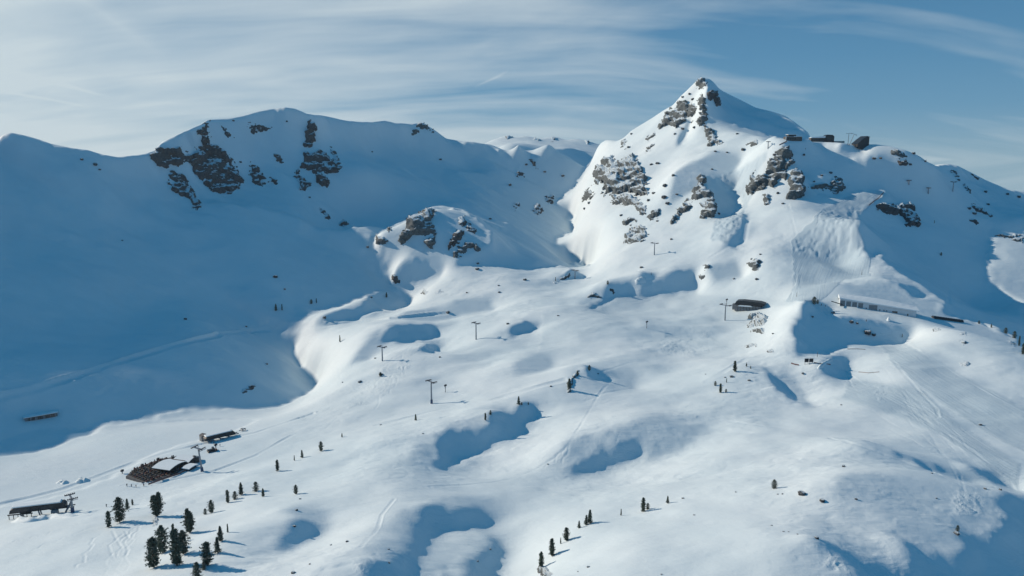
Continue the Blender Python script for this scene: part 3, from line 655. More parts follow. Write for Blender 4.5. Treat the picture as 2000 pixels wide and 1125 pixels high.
# ------------------------------------------------------------------ rock crusts on the faces
def slope_n(x,y):
    e=3.0; gx=(ground(x+e,y)-ground(x-e,y))/(2*e); gy=(ground(x,y+e)-ground(x,y-e))/(2*e)
    n=np.stack([-gx,-gy,np.ones_like(gx)],-1); return n/np.linalg.norm(n,axis=-1,keepdims=True)
def outcrop(poly,label,amp=4.0,cover=.15,feat=9.0,mat=None,name='rock_outcrop',group=None,seed=0,step=1.7,stretch=1.0,cat='rock outcrop',jag=3.0):
    px=[p[0] for p in poly];py=[p[1] for p in poly]; pad=5
    X,Y=np.meshgrid(np.arange(min(px)-pad,max(px)+pad,step),np.arange(min(py)-pad,max(py)+pad,step))
    sh=X.shape; x,y=hit(X.ravel(),Y.ravel()); bad=np.isnan(y)
    if bad.all(): print('outcrop off the ground',label); return
    x=np.where(bad,0,x);y=np.where(bad,500,y); z=ground(x,y); n=slope_n(x,y)
    jx=X.ravel()+jag*fbm(x/feat*1.5,y/feat*1.5,z/feat*1.5,4,seed+3,.6);jy=Y.ravel()+jag*fbm(x/feat*1.5,y/feat*1.5,z/feat*1.5,4,seed+5,.6)
    # signed distance to the outline, in pixels
    d=np.full(jx.shape,1e9)
    for (ax,ay),(bx,by) in zip(poly,poly[1:]+poly[:1]):
        ex,ey=bx-ax,by-ay; L=ex*ex+ey*ey+1e-9; t=np.clip(((jx-ax)*ex+(jy-ay)*ey)/L,0,1)
        d=np.minimum(d,np.hypot(jx-ax-t*ex,jy-ay-t*ey))
    d=np.where(inpoly(jx,jy,poly),d,-d); edge=np.clip(d/3.0,-1.6,1)
    r=ridged(x/feat,y/feat*stretch,z/feat*1.4,6,seed)+.35*ridged(x/feat*3.1,y/feat*3.1,z/feat*2.2,3,seed+2)+.55*fbm(x/(feat*2.2),y/(feat*2.2),z/(feat*2.2),2,seed+9)
    # blocky steps
    h=r*1.0; h=h+.5*(np.floor(h*4)/4-h)
    gap=np.clip(fbm(x/(feat*1.3),y/(feat*1.3),z/(feat*.9),3,seed+31)+cover,-.5,.6)
    off=amp*(edge*.42+.50*h*np.clip(edge+.2,0,1)+.8*gap-.12)
    dirv=n+np.array([0,-.35,.0])*np.ones_like(n)+.25*np.stack([vnoise(x/feat*1.7,y/feat*1.7,z/feat,seed+60+k) for k in range(3)],-1)
    dirv/=np.linalg.norm(dirv,axis=-1,keepdims=True)
    co=np.stack([x,y,z],-1)+dirv*off[:,None]
    ok=(~bad)&(d>-4.5)
    ok=ok.reshape(sh); Yr=y.reshape(sh)
    keep=ok[:-1,:-1]&ok[1:,:-1]&ok[:-1,1:]&ok[1:,1:]
    cc=np.stack([Yr[:-1,:-1],Yr[1:,:-1],Yr[:-1,1:],Yr[1:,1:]]); keep&=(cc.max(0)-cc.min(0))<40
    offr=off.reshape(sh); keep&=(np.stack([offr[:-1,:-1],offr[1:,:-1],offr[:-1,1:],offr[1:,1:]]).max(0)>-.25*amp)
    if not keep.any(): print('empty outcrop',label); return
    me=grid_mesh(name,co,sh[0],sh[1],keep[...,None].repeat(4,-1).reshape(-1,4)[:,0])
    o=link(name,me,mat=mat or ROCK); tag(o,label,cat,group); return o
MT=ROCKD
OUT=[
 ([(985,268),(992,263),(998,268),(992,272)],'dark tip of the leftmost distant snow peak',7,.1,MT),
 ([(1040,270),(1052,267),(1062,272),(1050,275)],'dark rocks on the low distant peak',7,.0,MT),
 ([(1072,270),(1082,265),(1092,269),(1082,274)],'dark rocks on the middle distant peak',7,.05,MT),
 ([(1140,277),(1150,274),(1156,280),(1148,284)],'dark rocks on the rightmost distant peak',7,.1,MT),
 # left mountain
 ([(304,286),(322,291),(350,287),(375,305),(377,312),(355,320),(330,322),(331,331),(312,327),(297,315),(297,302)],'dark cliff band on the left shoulder of the shaded mountain, just under its skyline notch',5,.2,MT),
 ([(392,244),(410,239),(407,258),(400,264),(385,262),(390,252)],'small dark crag under the first bend of the shaded mountain skyline',3.5,.15,MT),
 ([(397,266),(410,267),(410,275),(402,285),(422,281),(437,295),(452,310),(460,330),(475,352),(470,365),(445,377),(425,379),(410,370),(390,352),(375,335),(375,320),(377,303),(388,287),(395,287)],'largest broad dark cliff on the shaded mountain, streaked with snow ledges',6,.3,MT),
 ([(337,335),(345,345),(352,340),(375,360),(382,387),(397,402),(385,412),(375,405),(372,392),(357,385),(350,380),(337,372),(329,360),(331,342)],'long dark rib tapering downhill left of the largest shaded cliff',4.5,.2,MT),
 ([(487,320),(500,322),(512,345),(525,352),(520,360),(500,362),(490,345)],'wedge of dark rock just right of the largest shaded cliff',4.5,.25,MT),
 ([(529,345),(542,352),(540,360),(531,355)],'tiny dark rock right of the wedge on the shaded face',3,.3,MT),
 ([(536,302),(547,305),(553,315),(545,318),(537,310)],'small dark rock in the middle of the shaded upper face',3,.25,MT),
 ([(484,240),(515,244),(528,250),(510,260),(490,262)],'snow dusted faint crag below the rounded shaded summit',2.5,-.05,MT),
 ([(432,245),(445,255),(455,268),(440,266)],'small snow dusted crag left of the rounded shaded summit',2.5,0.0,MT),
 ([(605,236),(615,246),(612,257),(616,277),(607,286),(594,288),(592,280),(600,277),(597,250)],'narrow dark spire standing upright below the shaded ridge line',6,.3,MT),
 ([(600,297),(610,300),(625,292),(640,305),(650,322),(659,335),(650,340),(635,337),(632,335),(644,360),(632,366),(620,355),(612,337),(600,332),(591,327),(592,310)],'slanting dark cliff under the narrow spire, broken by snow gullies',5,.12,MT),
 ([(582,329),(592,347),(610,360),(607,367),(597,362),(596,372),(587,367),(587,355),(579,345),(577,335)],'forked dark rib left below the slanting cliff',4,.2,MT),
 ([(645,285),(658,300),(668,328),(662,338),(650,318)],'scatter of dark slabs right of the slanting cliff',2.6,-.02,MT),
 ([(626,407),(636,418),(647,420),(642,428),(633,426)],'dark rock with a tail low on the shaded face',3.5,.35,MT),
 ([(664,436),(670,431),(678,436),(674,441),(667,441)],'round dark rock low on the shaded face, right of the tailed one',4,.6,MT),
 ([(804,252),(822,239),(835,244),(850,255),(848,264),(832,250),(818,255),(808,262)],'craggy knob on the right part of the shaded skyline',4,.1,ROCK),
 ([(474,765),(484,758),(497,750),(499,755),(487,763)],'dark slab in the shade beside the frozen lake',2,.4,MT),
 # knoll
 ([(737,459),(744,461),(755,471),(747,481),(737,476)],'small grey crag on the left tip of the central knoll',3.5,.35,ROCK),
 ([(757,444),(768,442),(765,450),(758,451)],'low rock on the left rim of the central knoll',2.5,.4,ROCK),
 ([(800,427),(825,415),(847,412),(840,427),(852,447),(848,480),(842,489),(834,485),(832,475),(815,462),(806,463),(782,474),(779,471),(788,448),(797,440)],'big split grey crag on top of the central knoll',6.5,.28,ROCK),
 ([(895,427),(903,421),(912,434),(908,441),(898,436)],'small dark crag on the right shoulder of the central knoll',3.5,.3,MT),
 ([(905,450),(907,460),(890,475),(882,485),(875,486),(875,480),(885,462),(893,452)],'slanting dark crag on the right flank of the central knoll',4.5,.4,MT),
 ([(890,477),(902,480),(910,472),(932,477),(934,490),(925,487),(913,490),(903,499),(886,500),(893,490)],'low block of rocks at the right foot of the central knoll',4.5,.35,ROCK),
 ([(910,430),(918,436),(930,450),(925,456),(912,448)],'speckled rocks on the far right slope of the central knoll',2.2,-.05,MT),
 ([(768,535),(775,538),(778,552),(770,556),(767,545)],'dark stack of stones between two small shadows left of the knoll foot',2.6,.25,MT),
 # basin
 ([(1003,398),(1016,395),(1014,404),(1005,412)],'dark crag at the left end of the shaded basin ridge',3.5,.2,MT),
 ([(1040,405),(1048,400),(1055,400),(1060,410),(1053,418),(1043,416)],'dark broken crag in the middle of the shaded basin ridge',3.5,.15,MT),
 ([(1066,383),(1080,382),(1083,394),(1072,397)],'dark crag at the right end of the shaded basin ridge',3.5,.25,MT),
 ([(1008,335),(1022,336),(1024,345),(1010,344)],'small dark slabs high on the basin wall',2.5,.05,MT),
 ([(1036,310),(1045,314),(1050,333),(1044,330)],'pair of dark specks of rock near the saddle of the basin',2.4,.1,MT),
 # right mountain
 ([(1180,311),(1202,307),(1196,320),(1212,317),(1235,302),(1242,312),(1255,332),(1262,352),(1256,362),(1265,377),(1245,380),(1225,372),(1207,377),(1193,378),(1180,382),(1185,370),(1175,352),(1160,360),(1158,350),(1165,327),(1175,325)],'broad sunlit grey cliff on the left flank of the pointed peak',6.5,.3,ROCK),
 ([(1190,380),(1212,375),(1225,380),(1247,392),(1240,402),(1225,401),(1207,399),(1193,395)],'lower step of the broad sunlit cliff, a block under its middle',5,.25,ROCK),
 ([(1150,369),(1159,380),(1152,387),(1140,392),(1141,380)],'rounded grey crag left below the broad sunlit cliff',4,.4,ROCK),
 ([(1217,432),(1232,425),(1241,430),(1232,438),(1220,442)],'flat grey crag below the broad sunlit cliff',3.5,.3,ROCK),
 ([(1267,427),(1270,416),(1280,411),(1290,407),(1285,422),(1272,431)],'two lobed grey crag right below the broad sunlit cliff',4,.2,ROCK),
 ([(1220,472),(1222,460),(1230,450),(1246,439),(1262,445),(1266,460),(1257,467),(1242,475)],'fan shaped speckled crag low on the sunlit flank',4,.15,ROCK),
 ([(1236,398),(1246,392),(1264,402),(1262,420),(1252,418),(1242,410)],'scattered small crags between the broad cliff and the fan shaped crag',3,-.05,ROCK),
 ([(1370,345),(1382,350),(1377,367),(1388,380),(1397,400),(1390,427),(1370,427),(1366,420),(1373,405),(1358,394),(1345,408),(1330,417),(1316,439),(1314,428),(1327,407),(1335,392),(1350,380),(1363,368),(1366,352)],'forked grey buttress with a shadow on its right, centre of the sunlit face',6,.22,ROCK),
 ([(1475,333),(1482,350),(1497,342),(1500,318),(1515,295),(1525,288),(1548,298),(1553,315),(1540,328),(1533,350),(1518,353),(1510,370),(1502,357),(1490,367),(1464,378),(1462,365),(1470,345)],'large grey buttress below the summit buildings',6.5,.28,ROCK),
 ([(1555,327),(1565,342),(1570,380),(1555,387),(1537,390),(1536,380),(1545,365),(1544,350),(1547,332)],'upright brown grey tower of rock right of the large buttress',6.5,.45,ROCK),
 ([(1492,383),(1500,380),(1503,395),(1498,404),(1492,396)],'small grey tooth below the large buttress',3.5,.25,ROCK),
 ([(1580,360),(1595,362),(1617,358),(1632,345),(1643,348),(1652,362),(1647,372),(1632,377),(1610,369),(1582,370)],'line of small speckled crags along the upper edge of the mogul piste',3,.0,ROCK),
 ([(1712,402),(1730,398),(1760,400),(1775,395),(1785,403),(1787,415),(1797,435),(1790,442),(1770,440),(1765,428),(1755,415),(1748,424),(1738,420),(1725,418),(1715,412)],'dark arched band of crags right of the mogul piste',4.5,.22,MT),
 ([(1321,201),(1340,198),(1350,208),(1345,222),(1336,237),(1322,246),(1307,243),(1299,245),(1288,250),(1296,234),(1306,216),(1315,205)],'slanting grey crag on the left ridge of the pointed peak',6,.25,ROCK),
 ([(1365,151),(1371,149),(1376,156),(1373,160),(1384,161),(1383,165),(1374,171),(1365,172),(1357,171),(1350,169),(1358,160)],'rock crest forming the very tip of the pointed peak',5.5,.25,ROCK),
 ([(1371,183),(1375,200),(1377,206),(1365,214),(1364,208),(1366,193)],'narrow crag on the spine below the peak tip',5,.25,ROCK),
 ([(1382,180),(1399,176),(1402,186),(1405,204),(1398,202),(1396,190),(1391,194),(1386,188)],'dark crag on the shaded right side of the peak tip',5,.3,MT),
 ([(1374,213),(1381,215),(1384,225),(1379,235),(1374,245),(1360,240),(1349,241),(1361,235),(1367,231),(1367,220)],'blocky crag where the spine of the peak broadens',5,.25,ROCK),
 ([(1377,244),(1388,250),(1395,262),(1402,272),(1411,280),(1405,285),(1382,285),(1385,275),(1377,265)],'stepped crags below the blocky one on the peak spine',4.5,.2,ROCK),
 ([(1346,205),(1358,202),(1360,214),(1354,226),(1343,229),(1341,218)],'small crags on the snow between the left ridge and the spine of the peak',4.5,.12,ROCK),
 ([(1260,270),(1280,259),(1282,263),(1270,271),(1261,276)],'thin slanting crag low on the left ridge of the peak',3.5,.2,ROCK),
 ([(1258,294),(1275,280),(1277,284),(1264,296)],'second thin slanting crag, below the first on the left ridge',3,.1,ROCK),
 ([(1216,272),(1224,276),(1220,290),(1213,288)],'small crag at the saddle end of the left ridge',3,.15,ROCK),
 ([(1460,281),(1477,272),(1476,281),(1463,284)],'oval crag on the shoulder right of the peak',3.5,.4,ROCK),
 ([(1458,518),(1466,507),(1475,504),(1487,512),(1484,520),(1477,527),(1470,525)],'grey rock island on the snow left of the mogul piste foot',3,.2,ROCK),
 ([(1461,615),(1468,607),(1485,611),(1498,621),(1494,630),(1480,638),(1465,641),(1455,644),(1465,636),(1467,627)],'brown grey crag just below the lift station terrace',3.2,.3,ROCK),
 ([(1467,647),(1477,642),(1492,644),(1491,650),(1478,651)],'low crag under the one below the lift station',2.2,.35,ROCK),
 ([(1456,675),(1477,671),(1476,678),(1461,680)],'flat broken slab further down the hill below the lift station',1.5,.2,ROCK),
 ([(1498,684),(1510,684),(1511,687),(1500,687)],'thin dark slab on the slope above the piste junction',1.2,.6,MT),
 ([(1740,292),(1752,293),(1770,302),(1762,307),(1745,303)],'grey crag on the lit snow crest right of the dark roofed shed',3,.2,ROCK),
 ([(1755,316),(1772,312),(1771,321),(1757,321)],'small ring of dark rocks under the lit snow crest',2.6,.15,MT),
 ([(1797,306),(1812,312),(1808,318),(1799,313)],'dark rocks on the skyline right of the summit plateau',2.6,.25,MT),
 ([(1858,334),(1868,338),(1873,346),(1866,343)],'thin dark streak of rock high on the right shaded slope',2.4,.3,MT),
 ([(1899,339),(1912,349),(1908,351),(1899,345)],'dark streak of rock along the right skyline',2.4,.3,MT),
 ([(1883,360),(1890,366),(1896,375),(1889,373)],'dark wedge of rock on the right shaded slope',2.6,.5,MT),
 ([(1895,430),(1908,429),(1911,436),(1900,436)],'dark lump of rock above the lit patch at the right edge',2.6,.4,MT),
 ([(1897,398),(1915,405),(1940,420),(1935,425),(1905,412)],'sparse dark slabs crossing the right shaded slope',2.2,-.08,MT),
 ([(1945,460),(1968,456),(2000,462),(1998,474),(1975,468)],'brown slabs on the top rim of the lit patch at the right edge',2.4,-.05,ROCK),
 ([(1080,553),(1098,542),(1112,534),(1113,538),(1095,548),(1083,557)],'thin dark ridge of rock beside the middle lift tower',1.7,.3,MT),
 ([(1146,579),(1158,572),(1172,577),(1176,582),(1160,581)],'low rocks on the sunny side of the small pointed mound',1.6,.15,ROCK),
 ([(1193,565),(1199,569),(1203,575),(1197,572)],'thin dark rock on the shaded side of the small pointed mound',1.2,.4,MT),
 ([(1373,519),(1380,514),(1388,519),(1385,526),(1376,525)],'small ring of grey rocks left of the rock island',1.8,.15,ROCK),
 ([(1366,540),(1372,536),(1376,540),(1370,544)],'small grey rock below the ring of rocks',1.4,.5,ROCK),
 ([(1107,762),(1108,748),(1116,738),(1128,724),(1133,726),(1120,742),(1113,757),(1116,766),(1110,768)],'rocky left edge of the tree topped mound in mid field',1.6,.2,ROCK),
 ([(1818,641),(1832,640),(1838,645),(1826,648)],'light brown stones on the snow dome, left of the others',1.1,.05,ROCK),
 ([(1873,652),(1885,650),(1890,653),(1876,655)],'upper flat stones on the snow dome',1.0,.15,ROCK),
 ([(1872,667),(1880,663),(1888,668),(1882,673)],'middle cluster of stones on the snow dome',1.2,.15,ROCK),
 ([(1873,708),(1884,706),(1896,711),(1886,717),(1876,715)],'lowest ring of stones on the snow dome',1.2,.1,ROCK),
 ([(1967,668),(1975,667),(1986,672),(1980,675)],'brown stones at the right end of the snow dome',1.1,.2,ROCK),
 ([(822,571),(828,566),(834,569),(830,574)],'small grey rock on the sunny hump below the knoll, left of a pair',1.5,.5,ROCK),
 ([(849,572),(858,567),(864,570),(856,573)],'flat grey rock on the sunny hump below the knoll, right of a pair',1.4,.4,ROCK),
 ([(1051,1112),(1056,1103),(1066,1108),(1078,1120),(1070,1128),(1056,1126)],'brown rocks at the bottom edge under the row of pines',1.2,.2,ROCK),
 ([(296,1018),(301,1010),(309,1014),(305,1024),(299,1026)],'dark hollow rock under the twin crowned pine, capped with snow',1.0,.6,MT),
]
for k,(poly,lab,amp,cov,mt) in enumerate(OUT):
    px_c=sum(p[0] for p in poly)/len(poly)
    outcrop([tuple(map(float,p)) for p in poly],lab,amp=amp,cover=cov,feat=amp*1.7,mat=mt,seed=100+7*k,jag=min(4.6,amp*.85),step=1.4 if amp<3 else 1.7)
print('rocks',round(time.time()-T00,1))
# ------------------------------------------------------------------ small boulders
BM=simple('bare boulder stone',(.105,.10,.098),.85,var=.35,scale=2.0)
def boulder_mesh(seed):
    import bmesh
    bm=bmesh.new(); bmesh.ops.create_icosphere(bm,subdivisions=3,radius=1.0)
    v=np.array([q.co for q in bm.verts]); n=ridged(v[:,0]*.9+seed*3.1,v[:,1]*.9,v[:,2]*.9,3,seed)*.42+fbm(v[:,0]*2.3,v[:,1]*2.3+seed,v[:,2]*2.3,3,seed+4)*.12
    v=v*(0.78+n)[:,None]; v=np.floor(v*5)/5*.35+v*.65; v[:,2]*=.75
    for q,c in zip(bm.verts,v): q.co=c
    me=bpy.data.meshes.new('boulder'); bm.to_mesh(me); bm.free(); me.materials.append(ROCKD); return me
BMS=[boulder_mesh(s) for s in range(6)]
def boulder(px,py,wpx,label,group=None,hpx=None,seed=None):
    p=at(px,py); d=p.length if False else math.hypot(p.x,p.y,p.z-180); w=wpx/1500*d/2; h=(hpx or wpx*.7)/1500*d/2
    i=len([o for o in COL.objects if o.name.startswith('boulder')])
    o=bpy.data.objects.new('boulder',BMS[i%6]); COL.objects.link(o); o.location=p+Vector((0,0,h*.35)); o.scale=(w,w*.8,h*1.25); o.rotation_euler=(0,0,i*2.39)
    tag(o,label,'boulder',group)
BO=[(538,541,9,'round boulder alone in the deep shade above the two shaded pines'),(556,565,5,'small boulder in the shade below the round one'),(239,470,4,'tiny boulder low on the big shaded slope at left'),(605,386,5,'small boulder in the shade under the forked rib'),
 (362,624,7,'dark boulder in the shade left of centre, above the cut track'),(481,638,5,'small boulder above the cut track in the shade'),(521,711,6,'small dark boulder near the lit edge of the lake shade'),(727,297,4,'small boulder high on the shaded face below the skyline'),(860,312,6,'lone small boulder on the upper shaded face right of the skyline knob'),(957,428,6,'small boulder in the shaded hollow right of the knoll'),(718,483,7,'thin dark boulder just left of the knoll tip',),
 (1151,397,9,'round boulder under the rounded crag on the sunlit flank'),(1142,408,7,'small boulder left of the round one on the sunlit flank'),(1272,322,7,'small boulder on open snow right of the broad cliff'),(1284,320,9,'boulder beside the smaller one right of the broad cliff'),(1315,343,8,'flat boulder on open snow between cliff and buttress'),(1299,364,11,'leaning boulder halfway between cliff and buttress'),(1297,386,12,'boulder cluster stone above the two lobed crag'),(1277,378,8,'small boulder right of the broad cliff foot'),(1451,293,9,'boulder below the oval crag on the shoulder'),(1440,262,6,'small boulder on the shoulder ridge'),(1391,331,5,'tiny boulder above the forked buttress'),
 (1311,468,6,'small boulder on the slope right of the fan shaped crag'),(1253,523,8,'boulder on the slope below the upper lift tower'),(1433,545,5,'small boulder left of the rock island foot'),(1478,546,7,'small boulder below the rock island'),(1485,497,5,'tiny boulder just above the rock island'),
 (1512,303,7,'boulder at the top of the large buttress'),(1570,303,6,'boulder in the summit shade above the rock tower'),(1590,355,5,'red brown stone on the lit patch by the rock tower'),(1707,310,7,'round dark boulder in the summit shade'),(1720,309,6,'boulder beside the round one in the summit shade'),
 (1694,651,16,'large dark rock lying in the shaded bowl by the long white building'),(1706,655,9,'small rock right of the large one in the shaded bowl'),(1663,630,9,'dark rock at the foot of the terrace wall in the shaded bowl'),(1674,632,6,'tiny rock beside the one at the foot of the terrace wall'),(1587,619,6,'small rock in the shaded bowl under the dwarf pines'),(1627,612,8,'dark rock below the left end of the long white building'),(1510,652,5,'small rock on the rounded hill right of the crag'),(1487,599,5,'small rock beside the lift station roof'),
 (1568,730,6,'small dark stone below the two sign boards'),(1643,791,4,'tiny stone on open snow in the right middle'),(1915,830,6,'small stone at the edge of the right piste'),
 (1566,966,15,'light grey boulder capped with snow on the near right hill'),(1606,979,11,'dark pointed boulder on the near right hill'),(1648,911,8,'flat stone on the brow of the near right hill'),(1672,975,6,'small stone right of the pointed boulder'),(1595,1050,9,'boulder where the lower right shadow begins'),(1519,965,4,'left one of two pebbles below the lone bush'),(1528,965,4,'right one of two pebbles below the lone bush'),(1530,1038,4,'first of the row of pebbles at lower right'),(1540,1038,3,'second of the row of pebbles at lower right'),(1558,1043,4,'third of the row of pebbles at lower right'),(1507,1026,4,'pebble at the left end of the lower right row'),(1829,974,4,'pebble above the rough snow at right'),(1820,925,4,'pebble below the long thin shadow at right'),(1868,1043,10,'flat dark stone under the small round bush at right'),(1924,955,6,'stone at the end of the long thin shadow at right'),(1954,957,6,'dark stone at the right edge beside the curved shadow'),
 (1334,974,6,'stone on the ridge right of the small pine'),(1356,1006,4,'pebble on the brow in the bottom middle'),(1437,962,4,'small flat stone on the right part of the near brow'),(1149,1107,6,'snow dusted stone on the near hill at the bottom'),(1129,1116,3,'pebble left of the snow dusted stone at the bottom'),(1292,1122,4,'pebble at the very bottom in the middle'),(1070,907,4,'dark stone beside the ski track in the middle'),
 (734,787,0,'')
 ,(703,746,8,'dark rock on the sunny slope left of the lift line'),(744,732,8,'upright dark rock below the second lift tower'),(733,700,5,'small stone left of the second lift tower'),(669,747,4,'tiny stone on the sunny slope above the cut edge'),(859,698,5,'dark stone right of the small oval shadow'),(744,830,5,'dark stone at the start of the faint road'),(826,847,4,'stone on the roll of snow in the middle'),(875,611,9,'thin flat stone beside the faint road on the knoll side'),(932,526,9,'stone on the brow right of the knoll foot'),(933,515,6,'stone just above the brow right of the knoll foot'),(912,572,5,'stone in the small dip below the brow'),(975,571,6,'light stone on the sunny hump in the middle distance'),(974,558,5,'thin stone above the light one on the hump'),(1025,547,8,'flat stone on the brow left of the dark ridge'),(1090,617,5,'stone beside the road in the middle distance'),(992,633,7,'stone by the small snow drift in the middle'),(634,621,8,'flat dark stone on the lip of the long narrow shadow'),(725,581,6,'thin stone on the lit tongue'),(656,749,0,''),
 (759,1073,5,'dark stone at the edge of the bottom hollow'),(760,1100,5,'stone on the rim of the deep bottom hollow'),(958,1073,5,'upper stone in the oval bottom shadow'),(933,1097,5,'stone on the lit rim of the oval bottom shadow'),(605,1103,4,'pebble on the bottom slope'),(573,1120,9,'snow dusted low rock at the bottom edge'),(646,1064,5,'small stone above the rough snow at the bottom'),(678,1058,6,'dark stone at the top of the rough snow at the bottom'),(575,1028,7,'dark stone at the corner of the wedge shaped shadow'),(586,975,5,'dark stone above the wedge shaped shadow'),(579,997,7,'dark stone midway above the wedge shaped shadow'),(388,1125,0,''),
 (1333,190,6,'small rock high on the left ridge of the peak, just above the slanting crag'),(1347,184,6,'dark rock between the summit rocks and the slanting crag'),(1353,195,7,'rock on the snow strip left of the narrow spine crag'),(1333,252,8,'rock below the right end of the slanting crag'),(1318,262,6,'small rock on the open snow under the slanting crag'),(1356,250,7,'rock in the hollow left of the stepped crags'),(1397,296,6,'small rock just below the stepped crags'),(1420,298,5,'tiny rock on the snow right of the stepped crags'),(1233,262,6,'small rock low on the left skyline of the peak'),(1228,288,7,'rock on the saddle side slope above the broad cliff'),
 (1304,398,9,'rock right of the two lobed crag on the sunlit flank'),(1266,392,8,'rock under the right foot of the broad cliff'),(1284,432,6,'small rock below the two lobed crag'),(1213,421,7,'small rock left of the flat grey crag'),(1253,382,7,'rock touching the lower step of the broad cliff'),(1322,380,6,'small rock left of the forked buttress'),(1404,418,7,'rock at the right foot of the forked buttress'),(1519,378,7,'rock between the large buttress and the rock tower'),(1529,398,6,'small rock below the gap between buttress and tower'),
 (1622,338,7,'dark rock on the shaded brow above the line of small crags'),(1638,352,8,'dark rock at the right end of the line of small crags'),(1605,343,6,'small rock on the lit patch above the line of small crags'),(1784,300,7,'dark rock on the skyline right of the lit snow crest'),(1778,322,6,'small rock below the ring of dark rocks'),(1872,352,6,'small rock beside the T shaped tower on the right slope'),(1925,375,7,'dark rock below the right skyline'),(1893,408,7,'first dark rock of the loose line on the right shaded slope'),(1903,418,8,'second dark rock of the loose line on the right shaded slope'),(1930,400,6,'upper small rock right of the loose line'),(1968,380,6,'dark rock just under the skyline at the right edge'),(1990,385,7,'last dark rock under the skyline at the right edge'),
 (160,312,6,'small dark rock below the left skyline dip'),(186,322,9,'dark rock cluster stone below the left skyline dip'),(195,332,5,'tiny rock below the cluster stone at left'),(456,236,5,'tiny rock just under the shaded skyline bend'),(560,238,5,'tiny rock right below the rounded shaded summit'),(470,317,6,'small rock right above the largest shaded cliff'),(575,345,5,'tiny rock left of the forked dark rib'),(1028,322,6,'small rock on the basin wall right of the slabs'),(1064,336,6,'rock on the basin wall below the saddle'),(1099,344,7,'dark rock near the lit edge of the basin wall'),(996,362,8,'dark rock at the left of the basin wall'),
 (1416,737,4,'small stone left of the pine on the right mound'),(1429,736,8,'flat rocks on top of the right mound'),(1463,744,6,'stone on the side of the right mound'),(1378,731,3,'pebble left of the right mound'),(1168,730,4,'tiny dark stone in the shade of the tree topped mound'),(1076,755,5,'snow dusted stone left of the tree topped mound')]
for q in BO:
    if q[2]>0: boulder(q[0],q[1],q[2],q[3])
# ------------------------------------------------------------------ trees
BARK=simple('pine bark',(.07,.05,.04),.9,var=.3,scale=3)
def needle_mat(name,c1,c2):
    m,t,b=newmat(name); geo=t.nodes.new('ShaderNodeNewGeometry')
    n=noise_(t,geo.outputs['Position'],1.1,3,.6)
    oi=t.nodes.new('ShaderNodeObjectInfo')
    c=mixc(t,ramp(t,n,[(.35,0.),(.65,1.)]),c1,c2); c=mixc(t,1.0,c,ramp(t,oi.outputs['Random'],[(0.,.8),(1.,1.15)]),'MULTIPLY')
    t.links.new(c,b.inputs['Base Color']); b.inputs['Roughness'].default_value=.75; b.inputs['Specular IOR Level'].default_value=.2
    return m
NEED=needle_mat('pine needles',(.060,.092,.080),(.145,.185,.145))
def tube_mesh(segs,n=7):
    V=[];F=[]
    for pts,rad in segs:
        b=len(V)
        for k,(p,r) in enumerate(zip(pts,rad)):
            p=Vector(p); a=Vector(pts[min(k+1,len(pts)-1)])-Vector(pts[max(k-1,0)]); a.normalize()
            u=a.orthogonal().normalized(); w=a.cross(u)
            for j in range(n):
                t=2*math.pi*j/n; V.append(tuple(p+u*math.cos(t)*r+w*math.sin(t)*r))
        for k in range(len(pts)-1):
            for j in range(n):
                F.append((b+k*n+j,b+k*n+(j+1)%n,b+(k+1)*n+(j+1)%n,b+(k+1)*n+j))
        F.append(tuple(b+j for j in range(n))[::-1]); F.append(tuple(b+(len(pts)-1)*n+j for j in range(n)))
    return V,F
def pyme(name,V,F,mat=None):
    me=bpy.data.meshes.new(name); me.from_pydata(V,[],F); me.update()
    if mat: me.materials.append(mat)
    return me
